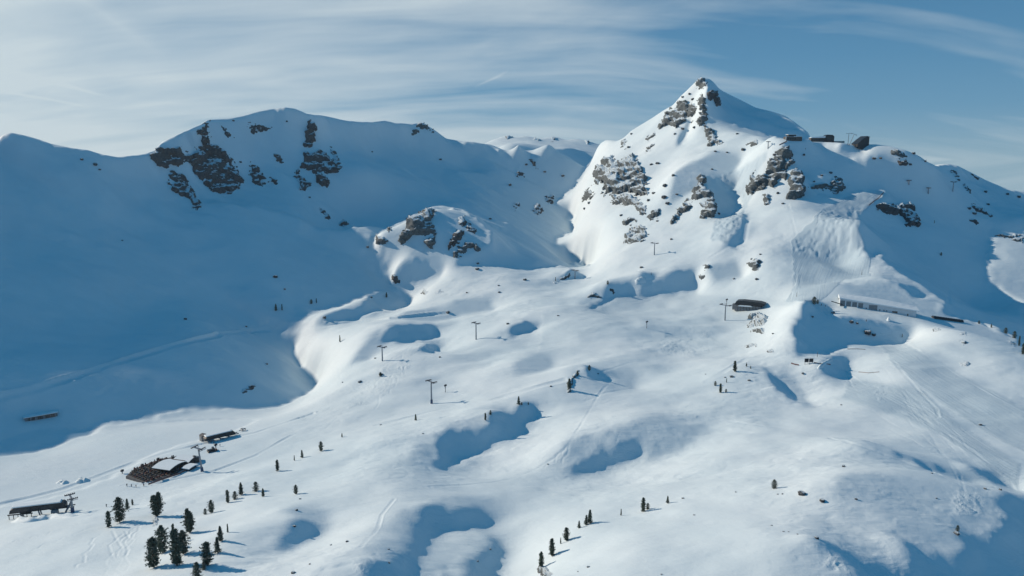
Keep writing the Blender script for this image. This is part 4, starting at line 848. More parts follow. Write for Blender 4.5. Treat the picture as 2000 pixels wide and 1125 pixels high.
def pine_proto(kind,seed):
    """unit height 1; crown of many needle sprays round a tapered stem"""
    rnd=random.Random(seed); segs=[]; stems=[(0,0,1.0)] if kind!='twin' else [(-.09,0,.92),(.10,.03,1.0)]
    V=[];F=[]
    prof={'cone':lambda t:.26*(1-t)**.75+.015,'round':lambda t:.27*math.sin(math.pi*min(1,(t*.86+.13)))**.6,'column':lambda t:.16*(1-abs(t-.4)**2.2*1.9) if t<.95 else .03,'slim':lambda t:.11*(1-t)**.5+.01,'twin':lambda t:.20*math.sin(math.pi*min(1,t*.85+.14))**.6,'bush':lambda t:.42*math.sin(math.pi*min(1,t*.8+.2))**.7}[kind]
    for (sx,sy,H) in stems:
        bx=[(0,0,-.06),(sx*.5,sy*.5,.15*H),(sx,sy,.5*H),(sx*1.05,sy,.97*H)]
        segs.append((bx,[.030,.026,.016,.004]))
        lo=.10 if kind!='bush' else .02; nl=30 if kind!='slim' else 24
        for L in range(nl):
            t=(L+.3*rnd.random())/nl; z=(lo+(1-lo)*t)*H; r=prof(t)*(0.75+.5*rnd.random())
            nb=9 if kind!='slim' else 6
            for b in range(nb):
                if rnd.random()<.26: continue
                a=2*math.pi*(b+rnd.random())/nb; rr=r*(0.45+.85*rnd.random()**1.3)
                ex,ey,ez=sx*min(1,z*2)+math.cos(a)*rr,sy+math.sin(a)*rr,z+.10*rr-.16*rr*(1 if t<.6 else 0)
                if L%3==0 and rr>.05: segs.append(([(sx*min(1,z*2),sy,z-.01),(ex*.6+sx*.4,ey*.6,(z+ez)/2),(ex*.9+sx*.1,ey*.9,ez)],[.008,.005,.002]))
                # clumps along the bough
                for c in range(4):
                    f=.35+.65*(c+rnd.random())/4; cx=sx*min(1,z*2)+(ex-sx*min(1,z*2))*f; cy=sy+(ey-sy)*f; cz=z+(ez-z)*f
                    s=.022+.040*rnd.random()
                    for q in range(6):
                        d=Vector((rnd.gauss(0,1)+math.cos(a)*.6,rnd.gauss(0,1)+math.sin(a)*.6,rnd.gauss(0,.7)+.5)).normalized(); e=d.cross(Vector((rnd.gauss(0,1),rnd.gauss(0,1),rnd.gauss(0,1)))).normalized()
                        p=Vector((cx,cy,cz))+Vector((rnd.gauss(0,.012),rnd.gauss(0,.012),rnd.gauss(0,.012)))
                        k=len(V); V+= [tuple(p-e*s*.32),tuple(p+e*s*.32),tuple(p+d*s)]; F.append((k,k+1,k+2))
    crown=pyme('crown',V,F,NEED); tv,tf=tube_mesh(segs,6); trunk=pyme('trunk',tv,tf,BARK)
    return trunk,crown
PROT={}
for k in ('cone','round','column','slim','twin','bush'):
    PROT[k]=[pine_proto(k,11+i*7+len(k)) for i in range(2 if k in('cone','round','column') else 1)]
def tree(px,py,hpx,kind,label,name='pine_tree',group='pines on the snow slopes',wide=1.0,cat='pine tree'):
    p=at(px,py); d=math.hypot(p.x,p.y,p.z-180); H=hpx/1500*d/math.cos(math.asin(min(.9,(180-p.z)/d)))
    i=sum(1 for o in COL.objects if o.name.startswith(name)); tr,cr=PROT[kind][i%len(PROT[kind])]
    r=bpy.data.objects.new(name,None); COL.objects.link(r); r.location=p-Vector((0,0,.03*H)); H*=.94; wide*=.86; r.scale=(H*wide,H*wide,H); r.rotation_euler=(0,0,i*1.7); r.empty_display_size=.1
    tag(r,label,cat,group)
    for nm,me in (('trunk',tr),('crown',cr)):
        c=bpy.data.objects.new(nm,me); COL.objects.link(c); c.parent=r
TREES=[(213,1030,29,'column','slim pine standing leftmost in the lower left group'),(234,1020,44,'round','tall dense pine next to the leftmost slim one'),(249,995,19,'cone','small pine half hidden behind the tall dense one'),(259,987,11,'column','little pine at the right end of the leftmost trio'),
 (307,1008,42,'twin','broad twin crowned pine alone above its wide shadow'),(371,1040,42,'twin','two stemmed pine on the brow, right of the twin crowned one',),(401,1005,11,'bush','small bushy pine left of the leaning one on the brow'),(413,1002,24,'round','rounded pine high on the brow between two groups'),(445,982,24,'column','narrow pine at the left of the trio on the upper brow'),(459,975,15,'bush','bushy pine in the middle of the trio on the upper brow'),(471,966,23,'cone','pointed pine at the right of the trio on the upper brow'),(500,959,18,'bush','wide low pine on top of the upper brow'),(514,970,16,'cone','small pine with a thin shadow right of the wide low pine'),
 (318,1080,48,'round','big pine upper of two leaning together at lower left'),(301,1108,52,'round','big pine lower of two leaning together at lower left'),(340,1060,34,'slim','thin pine rising behind the tallest cluster at the bottom'),(346,1104,64,'column','tallest pine of the bottom left with bare dark foot'),(359,1082,42,'round','dense pine leaning on the tallest one from the right'),
 (431,1057,27,'cone','upper pine of the lower right trio on the near slope'),(425,1080,28,'cone','middle loose pine of the lower right trio on the near slope'),(405,1105,42,'round','broad lower pine of the trio with a wide blue shadow'),(386,1136,34,'round','pine cut by the bottom edge of the picture'),(445,1040,16,'slim','tiny slim pine alone right of the lower trio'),(398,1112,14,'bush','low bush at the foot of the broad lower pine'),
 (542,920,22,'column','dark narrow pine on the snow roll above the upper brow'),(575,900,11,'slim','faint thin pine between two darker ones on the snow roll'),(590,894,15,'cone','pointed pine second from the right on the snow roll'),(627,881,19,'round','rounded pine at the right end of the snow roll'),(668,854,8,'cone','very small pine beyond the snow roll'),(578,965,18,'round','lone pine with a thin shadow above the wedge shaped shadow'),(812,821,13,'cone','small dark pine beside the faint road in the middle'),
 (1013,790,17,'cone','pine on the tip of the hump over the big hollow'),(1019,790,6,'bush','tiny bush beside the pine on the hump'),(1032,790,5,'bush','tiny bush at the edge of the big hollow'),(948,821,15,'column','thin pine on the left lit hump by the big hollow'),(958,808,9,'bush','snow dusted bush right of the thin pine on the lit hump'),(1151,723,11,'bush','bush on the very top of the tree topped mound'),(1112,762,24,'column','dark pine on the left foot of the tree topped mound'),(1128,733,10,'bush','bush on the left shoulder of the tree topped mound'),
 (1435,726,22,'column','pine on the brow of the right mound'),(1458,716,8,'cone','tiny pine on the upper curve of the right mound'),(1466,720,6,'cone','tinier pine just right of it on the right mound'),(1407,767,19,'column','dark pine at the left foot of the right mound'),(1397,753,9,'bush','bush left of the pine at the foot of the right mound'),(1418,766,7,'bush','bush right of the pine at the foot of the right mound'),(1419,747,9,'slim','thin sapling above the foot of the right mound'),
 (1057,1110,31,'column','narrow pine at the bottom end of the row on the near brow'),(1078,1086,33,'column','tall square topped pine second in the row on the near brow'),(1106,1056,25,'round','pine third in the row, above a few broken stems'),(1131,1031,14,'cone','small pine fourth in the row on the near brow'),(1152,1022,26,'cone','pointed pine fifth in the row, joined to a smaller one'),(1145,1025,19,'cone','smaller pine joined to the pointed fifth one of the row'),(1213,1007,13,'slim','very thin dead looking pine in the gap of the row'),(1256,999,27,'column','dark pine with a long shadow near the end of the row'),(1265,995,12,'bush','bush touching the dark pine with the long shadow'),(1304,983,14,'cone','small pine last in the row on the near brow'),
 (1512,954,17,'bush','lone dark bushy pine with a shadow on the near right hill'),(1870,1037,10,'bush','small round bush by the lower right shadow'),
 (539,607,14,'cone','small pine in the deep shade at the foot of the big slope'),(551,606,13,'slim','thin pine beside the small one in the deep shade'),(608,593,9,'bush','dark bush in the deep shade above the lit tongue'),(618,592,10,'slim','thin sapling beside the dark bush in the deep shade'),(755,581,11,'cone','small pine in the narrow shade under the lit tongue'),(664,668,14,'slim','gnarled pine alone on the lit slope by the lake shade'),(743,735,9,'bush','small bush below the second lift tower'),
 (1590,594,15,'bush','dark dwarf pine at the left end of the snow terrace'),(1597,593,8,'bush','smaller dwarf pine beside the dark one at the terrace end'),(1912,632,6,'bush','tiny pine on the horizon of the snow dome'),(1936,640,7,'cone','small pine on the snow dome right of the tiny one'),(1964,651,10,'bush','broad dwarf pine on the edge of the snow dome'),(1981,660,12,'bush','dwarf pine beyond the broad one on the dome edge'),(1990,676,18,'slim','slim dark pine at the right end of the snow dome'),(1998,692,20,'column','dark pine cut by the right edge of the picture'),(1085,549,9,'slim','tiny sapling on the dark rock ridge by the lift tower'),(1187,555,8,'bush','tiny bush on the tip of the small pointed mound'),(1762,659,7,'slim','tiny pine at the right end of the shaded bowl'),
 (1095,1062,12,'slim','broken stems left of the third pine of the row'),(1838,499,6,'bush','dark dwarf pine alone in the big shade at the right'),(1825,436,6,'slim','dark sapling near the rock arch on the right shaded slope')]
for a in TREES: tree(*a)
print('trees',round(time.time()-T00,1))
# ------------------------------------------------------------------ built things
class MB:
    def __init__(s): s.V=[];s.F=[]
    def box(s,c,d,rz=0.0,tilt=0.0):
        cx,cy,cz=c;dx,dy,dz=(q/2 for q in d); b=len(s.V); ca,sa=math.cos(rz),math.sin(rz); ct,st=math.cos(tilt),math.sin(tilt)
        for z in(-dz,dz):
            for x,y in((-dx,-dy),(dx,-dy),(dx,dy),(-dx,dy)):
                X=x*ct-z*st; Z=x*st+z*ct
                s.V.append((cx+X*ca-y*sa,cy+X*sa+y*ca,cz+Z))
        for f in((0,3,2,1),(4,5,6,7),(0,1,5,4),(1,2,6,5),(2,3,7,6),(3,0,4,7)): s.F.append(tuple(b+i for i in f))
        return s
    def tube(s,pts,rad,n=8):
        v,f=tube_mesh([(pts,rad if hasattr(rad,'__len__') else [rad]*len(pts))],n); b=len(s.V); s.V+=v; s.F+=[tuple(b+i for i in q) for q in f]; return s
    def prism(s,prof,y0,y1):     # closed outline in x,z swept along y
        b=len(s.V);n=len(prof)
        for y in(y0,y1): s.V+=[(x,y,z) for x,z in prof]
        s.F.append(tuple(b+i for i in range(n))); s.F.append(tuple(b+n+i for i in range(n))[::-1])
        for i in range(n): j=(i+1)%n; s.F.append((b+j,b+i,b+n+i,b+n+j))
        return s
    def build(s,name,mat,parent=None):
        me=pyme(name,s.V,s.F,mat); return link(name,me,parent)
def empty(name,p,rz,label,cat,group=None):
    r=bpy.data.objects.new(name,None); COL.objects.link(r); r.location=p; r.rotation_euler=(0,0,rz); tag(r,label,cat,group); return r
STEEL=simple('galvanised steel',(.20,.24,.29),.5,.4,.15,.5); DSTEEL=simple('dark painted steel',(.035,.045,.06),.45,.3,.2,.5)
PAD=simple('blue tower padding',(.03,.07,.16),.7,0,.2,.6); DARK=simple('dark roof sheeting',(.018,.024,.032),.5,.1,.3,.4)
WOODB=simple('weathered brown timber',(.085,.075,.07),.8,0,.3,.7); CONC=simple('pale concrete',(.42,.41,.38),.85,0,.12,.3); WHITE=simple('white render wall',(.58,.66,.72),.8,0,.06,.3)
GLASS=simple('dark window glass',(.03,.04,.05),.15,0,.2,.3); GREYP=simple('grey shutter',(.19,.22,.25),.6,0,.15,.6); RED=simple('red netting',(.16,.09,.09),.7,0,.2,1.0); ROOFSNOW=simple('roof snow',(.72,.82,.88),.7,0,.03,.4)
DECKM=simple('trampled terrace boards',(.085,.09,.10),.85,0,.35,.5); FENCEW=simple('grey timber wall',(.17,.19,.21),.85,0,.35,.8)
def px_size(p): return math.hypot(p.x,p.y,p.z-180)/1500
def tower(px,py,hpx,label,line,arm=6.0,double=True,pad=False,lean=0.0):
    p=at(px,py); H=hpx*px_size(p)/.96; rz=math.atan2(line[1],line[0])   # x axis runs along the cable
    r=empty('lift_tower',p,rz,label,'ski lift tower','chairlift towers'); r.rotation_euler=(0,lean,rz)
    MB().tube([(0,0,-1.0),(0,0,H*.5),(0,0,H*.93)],[.55,.45,.36],12).build('shaft',STEEL,r)
    hb=MB(); hb.box((0,0,H*.93),(.7,arm,.55)); hb.box((0,0,H*.985),(.18,.18,H*.10)); hb.box((0,0,H*1.03),(.15,arm*.35,.15)); hb.build('crossarm',STEEL,r)
    for s in(-1,1):
        t=MB(); t.box((0,s*arm/2,H*.93+.35),(4.6,.22,.35))
        for k in range(6): t.tube([(-2.1+k*.84,s*arm/2-.16,H*.93+.62),(-2.1+k*.84,s*arm/2+.16,H*.93+.62)],.30,10)
        a=t.build('sheave_train',DSTEEL,r)
        w=MB(); w.box((0,s*(arm/2+.65),H*.93-.1),(4.4,.5,.06)); w.tube([(-2.2,s*(arm/2+.9),H*.93+.9),(2.2,s*(arm/2+.9),H*.93+.9)],.035,5)
        for q in(-2.2,0,2.2): w.tube([(q,s*(arm/2+.9),H*.93),(q,s*(arm/2+.9),H*.93+.9)],.035,5)
        w.build('catwalk',STEEL,r)
    l=MB()
    for s in(-.22,.22): l.tube([(-.62,s,.2),(-.5,s,H*.93)],.03,5)
    for k in range(int(H/.5)): l.tube([(-.61+.12*k*.5/H,-.22,.3+k*.5),(-.61+.12*k*.5/H,.22,.3+k*.5)],.02,4)
    l.build('ladder',STEEL,r)
    if pad: MB().tube([(0,0,-.3),(0,0,2.6)],[.85,.8],12).build('padding',PAD,r)
    return r
def dirp(a,b):
    A=at(*a);B=at(*b); return (B.x-A.x,B.y-A.y)
L1=dirp((142,1001),(843,788)); L2=dirp((395,921),(930,662)); L3=dirp((930,662),(1278,497))
tower(142,1001,27,'low wide lift tower beside the bottom left valley station',L1,6.5,pad=True)
tower(395,921,46,'tall leaning lift tower in front of the mountain restaurant',L2,6.5,pad=True,lean=-.10)
tower(747,705,28,'slim lift tower on the lit slope beside the first small shadows',L2,5.5)
tower(930,663,33,'T shaped lift tower in the exact middle of the long slope',L3,6)
tower(843,788,44,'tall lift tower with a blue padded foot and a long shadow',L1,6.5,pad=True)
tower(1123,545,17,'lift tower on the brow by the dark ridge of rock',L3,6)
tower(1278,498,23,'uppermost sunlit lift tower below the fan shaped crag',L3,7)
tower(1416,626,30,'lift tower just left of the upper lift station',L1,9)
tower(1861,374,16,'T shaped lift tower on the right shaded slope',dirp((1800,390),(1861,362)),5)
tower(1813,378,9,'small lift pole lower on the right shaded slope',dirp((1800,390),(1861,362)),2.5)
tower(1775,360,6,'short lift pole near the summit shade',dirp((1775,360),(1861,362)),2.5)
tower(1500,290,12,'thin pole of the summit lift beside the buttress top',(1,.3),2.5)
# masts of the summit lift
p=at(1656,283)
for dx,ln,lab in((0,0.02,'upright thin mast of the summit lift, left of a V'),(2.6,.38,'leaning mast of the summit lift, right arm of a V')):
    s=px_size(p); H=20*s
    r=empty('lift_mast',p+Vector((dx*s,0,0)),0,lab,'lift mast','masts of the summit lift'); r.rotation_euler=(0,ln,0)
    MB().tube([(0,0,-1),(0,0,H)],[.32,.22],8).build('pole',DSTEEL,r)
    m=MB(); m.box((0,0,H),(9*s,.5,.35),tilt=.1); m.tube([(-4*s,-.3,H-.3),(-4*s,.3,H-.3)],.45,8); m.tube([(4*s,-.3,H-.3),(4*s,.3,H-.3)],.45,8); m.build('crosshead',STEEL,r)
def lift_station(px,py,wpx,hpx,rz,label,mat=DARK,supports=True,name='lift_station',leghpx=7):
    p=at(px,py); s=px_size(p); W=wpx*s; H=hpx*s; G=leghpx*s; D=max(4.0,W*.13)
    r=empty(name,p,rz,label,'lift station')
    prof=[(-W/2,G),(-W/2+.3,G+H*.55),(-W/2+H*.8,G+H),(W/2-H*.4,G+H*1.0),(W/2,G+H*.6),(W/2,G)]
    MB().prism(prof,-D/2,D/2).build('canopy',mat,r)
    b=MB()
    for x in(-W*.32,0,W*.3):
        for y in (-D*.3,D*.3): b.tube([(x+W*.04,y,-1.5),(x,y,G+.2)],.35,8)
    b.build('support',STEEL,r)
    m=MB(); m.prism([(-W*.46,G+H+.02),(-W*.44,G+H+.55),(W*.40,G+H+.6),(W*.42,G+H+.03)],-D*.46,D*.46); m.build('roof_snow',ROOFSNOW,r) 
    for k in range(5): MB().box((-W*.35+k*W*.15,-D/2-.03,G+H*.45),(W*.09,.1,H*.3)).build('window',GLASS,r)
    c=MB(); c.box((W*.38,0,G-.35),(W*.35,D*.7,.35)); c.box((W*.52,D*.3,G-.3),(W*.25,.3,.5)); c.box((W*.52,-D*.3,G-.3),(W*.25,.3,.5)); c.build('rope_guide',DSTEEL,r)
    return r
yaw=lambda a,b:(lambda d:math.atan2(d[1],d[0]))(dirp(a,b))
# valley station bottom left
r=lift_station(77,1006,80,9,yaw((40,1004),(120,994)),'long black canopied valley station at the bottom left',leghpx=10)
p=at(77,1006); s=px_size(p); m=MB(); m.box((24*s,-2,1.2),(3,2.2,3.0)); m.build('operator_cabin',GREYP,r)
m=MB(); m.tube([(38*s,-1,0),(44*s,-1,12*s)],.45,8); m.tube([(38*s,3,0),(44*s,3,12*s)],.45,8); m.build('front_strut',STEEL,r)
def ridge_drift(pts,w,h,label,name='snow_bank',mat=None,cat='snow bank'):
    q=[at(*a) for a in pts]; V=[];F=[];n=9; rows=[]
    fine=[]
    for a,b in zip(q[:-1],q[1:]):
        for k in range(5): fine.append(a.lerp(b,k/5))
    fine.append(q[-1])
    for i,c in enumerate(fine):
        d=(fine[min(i+1,len(fine)-1)]-fine[max(i-1,0)]); d.z=0; d.normalize(); u=Vector((-d.y,d.x,0)); e=min(1,min(i,len(fine)-1-i)/2+.15)
        for j in range(n):
            t=j/(n-1)*2-1; hh=h*e*(1-t*t)**.8*(1+.3*math.sin(i*2.1+j)); pp=c+u*t*w; zz=float(ground(pp.x,pp.y))
            V.append((pp.x,pp.y,zz-.4+hh+ (0.0 if abs(t)<1 else -.2)))
    for i in range(len(fine)-1):
        for j in range(n-1): F.append((i*n+j,i*n+j+1,(i+1)*n+j+1,(i+1)*n+j))
    o=link(name,pyme(name,V,F,mat or SNOW),smooth=True); tag(o,label,cat); return o
ridge_drift([(28,1016),(60,1018),(100,1012),(150,1008)],3.5,2.2,'ploughed snow bank along the front of the valley station')
ridge_drift([(113,945),(122,941),(130,945)],2.6,1.5,'rounded snow heap at the edge of the frozen lake')
ridge_drift([(150,944),(160,938),(172,940)],2.6,1.8,'larger snow heap right of the rounded one by the lake')
ridge_drift([(1597,722),(1605,714),(1614,708),(1626,701)],1.4,1.3,'lumpy snow bank behind the sign boards')
ridge_drift([(1240,553),(1250,548),(1262,547)],2.5,2.0,'small drift between the two shadows in the middle distance')
m=MB(); p=at(40,1012); r=empty('timber_ramp',p,yaw((25,1013),(62,1008)),'brown timber ramp rail left of the valley station','ramp'); s=px_size(p)
m.box((0,0,2.0),(36*s,.3,.5)); m.box((8*s,1.2,3.0),(14*s,1.4,2.2)); m.build('rail',WOODB,r); m=MB()
for k in range(6): m.box((-16*s+k*6.4*s,0,.8),(.25,.25,2.6))
m.build('post',WOODB,r)
# middle station by the restaurant
lift_station(428,858,54,7,yaw((403,858),(452,846)),'long dark roofed lift station above the mountain restaurant',leghpx=3,name='middle_station')
p=at(398,860); r=empty('machine_shed',p,yaw((388,862),(410,857)),'small grey shed with rails at the left end of the dark roofed station','shed'); s=px_size(p)
MB().box((0,0,1.6),(11*s,4,3.6)).build('wall',FENCEW,r); MB().prism([(-6*s,3.4),(0,4.4),(6*s,3.4)],-2.4,2.4).build('roof',DECKM,r)
p=at(473,842); r=empty('turn_wheel',p,yaw((460,845),(485,838)),'open steel return wheel frame right of the dark roofed station','lift machinery'); s=px_size(p)
m=MB(); m.tube([(0,0,-.5),(0,0,6*s)],.3,8); m.tube([(-6*s,0,2*s),(7*s,0,3.2*s)],.25,6); m.tube([(0,0,6*s),(7*s,0,3.2*s)],.15,6); m.build('frame',STEEL,r)
V=[];ring=[(6*s*.6*math.cos(a/12*math.pi)+2*s,2.6*math.sin(a/12*math.pi),3*s) for a in range(25)]
MB().tube(ring,.18,6).build('wheel',DSTEEL,r)
# restaurant: two curved snow covered roofs over a dark timber front
p=at(352,912); s=px_size(p); rz=yaw((330,915),(385,885))
r=empty('mountain_restaurant',p,rz,'mountain restaurant with two curved snow laden roofs at the lake shore','restaurant')
MB().box((-1,3,1.7),(48*s,9,2.6)).build('wall',WOODB,r)
for k in range(9): MB().box((-24*s+k*6*s,-1.58,1.8),(3.6*s,.12,1.7)).build('window',GLASS,r)
def arc(x0,x1,z0,h,th,n=10):
    top=[(x0+(x1-x0)*k/n,z0+h*math.sin(math.pi*(.12+.80*k/n))) for k in range(n+1)]; return top+[(x,z-th) for x,z in top[::-1]]
MB().prism(arc(-34*s,10*s,2.2,1.7,.5),-2.5,10).build('roof',ROOFSNOW,r)
MB().prism(arc(6*s,36*s,1.9,1.9,.5),-4.5,7).build('roof',ROOFSNOW,r)
MB().prism(arc(-35*s,11*s,1.98,1.7,.25),-2.7,10.2).build('roof_edge',DARK,r)
MB().prism(arc(5*s,37*s,1.68,1.9,.25),-4.7,7.2).build('roof_edge',DARK,r)
m=MB(); m.box((-4*s,-8,.9),(16*s,4,1.9)); m.build('porch',DARK,r)
MB().prism(arc(-16*s,8*s,1.9,.7,.4),-10.8,-5.4).build('porch_roof',ROOFSNOW,r)
# terrace with its tables and guests
TP=[(246,935),(262,921),(300,905),(345,893),(352,900),(362,915),(345,925),(300,940),(278,944)]
q=[at(*a) for a in TP]; zt=max(v.z for v in q)+.15
V=[(v.x,v.y,zt) for v in q]+[(v.x,v.y,v.z-.8) for v in q]; n=len(q)
F=[tuple(range(n))]+[(i,i+n,(i+1)%n+n,(i+1)%n) for i in range(n)]
o=link('terrace',pyme('terrace',V,F,DECKM)); tag(o,'dark crowded sun terrace in front of the curved roofs','terrace')
CLOTH=[simple('jacket colour %d'%k,c,.8,0,.1,1) for k,c in enumerate([(.02,.02,.025),(.12,.035,.035),(.04,.07,.12),(.16,.18,.2),(.05,.06,.07),(.03,.035,.045)])]
def bench_set():
    t=MB(); t.box((0,0,.74),(2.0,.75,.06)); t.box((-.8,0,.37),(.08,.6,.72)); t.box((.8,0,.37),(.08,.6,.72)); b=MB()
    for sgn in(-1,1): b.box((0,sgn*.72,.45),(2.0,.28,.05)); b.box((-.8,sgn*.72,.22),(.06,.24,.44)); b.box((.8,sgn*.72,.22),(.06,.24,.44))
    return pyme('table_top',t.V,t.F,WOODB),pyme('bench',b.V,b.F,WOODB)
tb,bb=bench_set(); tb2=tb.copy(); bb2=bb.copy(); tb2.materials[0]=CLOTH[1]; bb2.materials[0]=CLOTH[1]; cnt=0; rnd=random.Random(3)
A=at(252,933);B=at(350,896); C_=at(345,925); D_=at(278,944)
ux=(B-A).normalized(); ang=math.atan2(ux.y,ux.x)
gridp=[]
for i in range(40):
    for j in range(14):
        gridp.append((A.x-6+ux.x*i*3.1+ux.y*(j*2.7-6),A.y-6+ux.y*i*3.1-ux.x*(j*2.7-6)))
poly=[(v.x,v.y) for v in q]; gp=np.array(gridp); okk=inpoly(gp[:,0],gp[:,1],poly)
spots=gp[okk][:90]
PERS=[]
for q_,(x,y) in enumerate(spots):
    red=int(((x-A.x)*ux.y-(y-A.y)*ux.x+40)/2.7)%4==0
    r=empty('picnic_table',(x,y,zt),ang,('red covered' if red else 'plain timber')+' table with two benches among the rows on the sun terrace','picnic table',('red ' if red else 'plain ')+'picnic tables on the sun terrace')
    for nm,me in(('table_top',tb2 if red else tb),('bench',bb2 if red else bb)):
        c=bpy.data.objects.new(nm,me); COL.objects.link(c); c.parent=r
def person_mesh(k,seated=False):
    """standing or seated figure, one continuous lofted body"""
    import bmesh
    V=[];E=[];Rd=[]
    def add(v,r,pv=None):
        V.append(v);Rd.append(r)
        if pv is not None:E.append((pv,len(V)-1))
        return len(V)-1
    hip=add((0,0,.92),.16); ch=add((0,.0,1.25),.19,hip); nk=add((0,0,1.5),.08,ch); hd=add((0,.02,1.66),.12,nk)
    for s in(-1,1):
        k1=add((s*.12,-.04 if not seated else -.42,.5 if not seated else .86),.10,hip); add((s*.14,.02 if not seated else -.45,.04 if not seated else .42),.08,k1)
        sh=add((s*.22,0,1.42),.09,ch); el=add((s*.30,-.06,1.15),.07,sh); add((s*.26,-.28,1.02),.055,el)
    me=bpy.data.meshes.new('person'); me.from_pydata(V,E,[]); o=bpy.data.objects.new('tmp_person',me); COL.objects.link(o)
    md=o.modifiers.new('skin','SKIN')
    for i,v in enumerate(me.skin_vertices[0].data): v.radius=(Rd[i],Rd[i]*.8)
    me.skin_vertices[0].data[0].use_root=True
    dg=bpy.context.evaluated_depsgraph_get(); dg.update(); ev=o.evaluated_get(dg); m2=bpy.data.meshes.new_from_object(ev); bpy.data.objects.remove(o)
    m2.name='person'; m2.materials.clear(); m2.materials.append(CLOTH[k%len(CLOTH)]); return m2
PM=[person_mesh(k) for k in range(6)]; PS=[person_mesh(k,True) for k in range(6)]
# the crowd on the terrace reads as one mass
V=[];F=[];MI=[]
src=[(np.array([v.co[:] for v in m.vertices]),[tuple(p.vertices) for p in m.polygons]) for m in PS+PM]
for (x,y) in spots:
    for t in range(rnd.choice((2,3,4))):
        i=rnd.randrange(12); vv,ff=src[i]; sg=rnd.choice((-1,1)); a=ang+(0 if sg>0 else math.pi); ca,sa=math.cos(a),math.sin(a); ox=rnd.uniform(-.9,.9); oy=.75*sg
        bx=x+math.cos(ang)*ox-math.sin(ang)*oy; by=y+math.sin(ang)*ox+math.cos(ang)*oy; b=len(V); dz=-.42 if i<6 else 0
        V+=[(bx+c[0]*ca-c[1]*sa,by+c[0]*sa+c[1]*ca,zt+c[2]+dz) for c in vv]; F+=[tuple(b+k for k in f) for f in ff]; MI+=[i%6]*len(ff)
me=pyme('crowd',V,F)
for c in CLOTH: me.materials.append(c)
me.polygons.foreach_set('material_index',np.array(MI,np.int32))
o=link('crowd_of_guests',me); tag(o,'crowd of seated guests in dark jackets filling the sun terrace','crowd',kind='stuff')
def person(px,py,k,label,group='people on the snow',rz=0):
    p=at(px,py); o=bpy.data.objects.new('person',PM[k%6]); COL.objects.link(o); o.location=p; o.rotation_euler=(0,0,rz); tag(o,label,'person',group)
for i,(px,py,k,lab) in enumerate([(1604,597,0,'person in black standing at the terrace end, left of two'),(1612,599,4,'person in dark clothes standing at the terrace end, right of two'),(1586,588,1,'person in red on the track above the dwarf pines'),(1692,628,4,'person by the dark doorway of the long white building'),(248,950,0,'skier in black at the foot of the sun terrace, left one'),(257,951,2,'skier in blue at the foot of the sun terrace, middle one'),(266,952,0,'skier in black standing apart at the foot of the sun terrace'),(281,950,1,'skier in red jacket below the right part of the terrace'),(208,990,3,'lone skier in light clothes left of the leftmost pines'),(1592,584,5,'person in orange on the upper track of the rounded hill'),(1573,292,1,'person in red near the summit buildings'),(374,906,4,'person between the roof and the leaning lift tower'),(418,868,0,'person near the dark roofed lift station'),(430,872,2,'person in blue right below the dark roofed lift station')]):
    person(px,py,k,lab,rz=i*.9)
# red safety net along the terrace and beside pistes
def net(pts,h,label,group='red safety nets'):
    q=[at(*a) for a in pts]; V=[];F=[]
    r=empty('safety_net',q[0],0,label,'safety net',group); b=MB()
    for v in q: w=v-q[0]; V+=[(w.x,w.y,w.z+.15),(w.x,w.y,w.z+h)]; b.tube([(w.x,w.y,w.z-.2),(w.x,w.y,w.z+h+.1)],.05,5)
    for i in range(len(q)-1): F.append((2*i,2*i+2,2*i+3,2*i+1))
    me=pyme('mesh',V,F,RED); o=link('mesh',me,r); md=o.modifiers.new('thick','SOLIDIFY'); md.thickness=.04; b.build('pole',DSTEEL,r)
net([(290,948),(320,938),(350,927),(366,918)],1.1,'red net along the lower edge of the sun terrace')
net([(1697,402),(1706,395),(1716,388),(1726,377)],1.6,'red net on the upper right rim of the mogul piste')
net([(1655,682),(1675,682),(1690,683)],.5,'pink net at the edge of the shaded bowl')
net([(1590,710),(1605,712),(1622,713)],.9,'low net behind the sign boards')
net([(1677,727),(1697,729),(1717,727)],.45,'short grey red net across the piste',)
net([(1545,711),(1553,713),(1560,714)],1.0,'small frame of net left of the sign boards')
net([(1522,284),(1530,280),(1537,277)],1.6,'red net by the summit track')
# old shed on the far shore
p=at(81,819); s=px_size(p); rz=yaw((60,822),(103,815)); r=empty('lake_shed',p,rz,'low flat shed with a row of dark openings on the shaded far shore','shed')
MB().box((0,2,1.3),(46*s,4,3.4)).build('wall',FENCEW,r); MB().box((0,1.8,3.2),(49*s,5.2,.5)).build('roof',ROOFSNOW,r)
for k,x in enumerate((-17,-12,-10,-4,-1.5,1,7,9.5,12,15,18)): MB().box((x*s,-.06,1.5),(2.0*s,.16,2.2)).build('window',GLASS,r)
# upper station
p=at(1462,606); s=px_size(p); rz=yaw((1437,606),(1490,600)); r=empty('upper_lift_station',p,rz,'dark curved roofed lift station on grey timber walls with a lift tower at its left','lift station')
m=MB(); m.box((-2*s,3,1.5),(46*s,8,5.5)); m.build('wall',FENCEW,r); m=MB(); m.box((-26*s,3,2),(8*s,6,5)); m.build('annex',FENCEW,r)
MB().prism([(-26*s,4.6),(-22*s,8.0),(-10*s,8.6),(20*s,8.2),(29*s,7.2),(28*s,5.4),(10*s,4.8)],-2,8).build('roof',DARK,r)
MB().prism([(-20*s,3.4),(-16*s,4.5),(4*s,4.6),(8*s,3.6)],-2.6,-1.1).build('ledge_snow',ROOFSNOW,r)
m=MB()
for k in range(8): m.box((-20*s+k*5.5*s,-1.05,1.8),(.25,.25,5.0))
m.build('timber_post',WOODB,r)
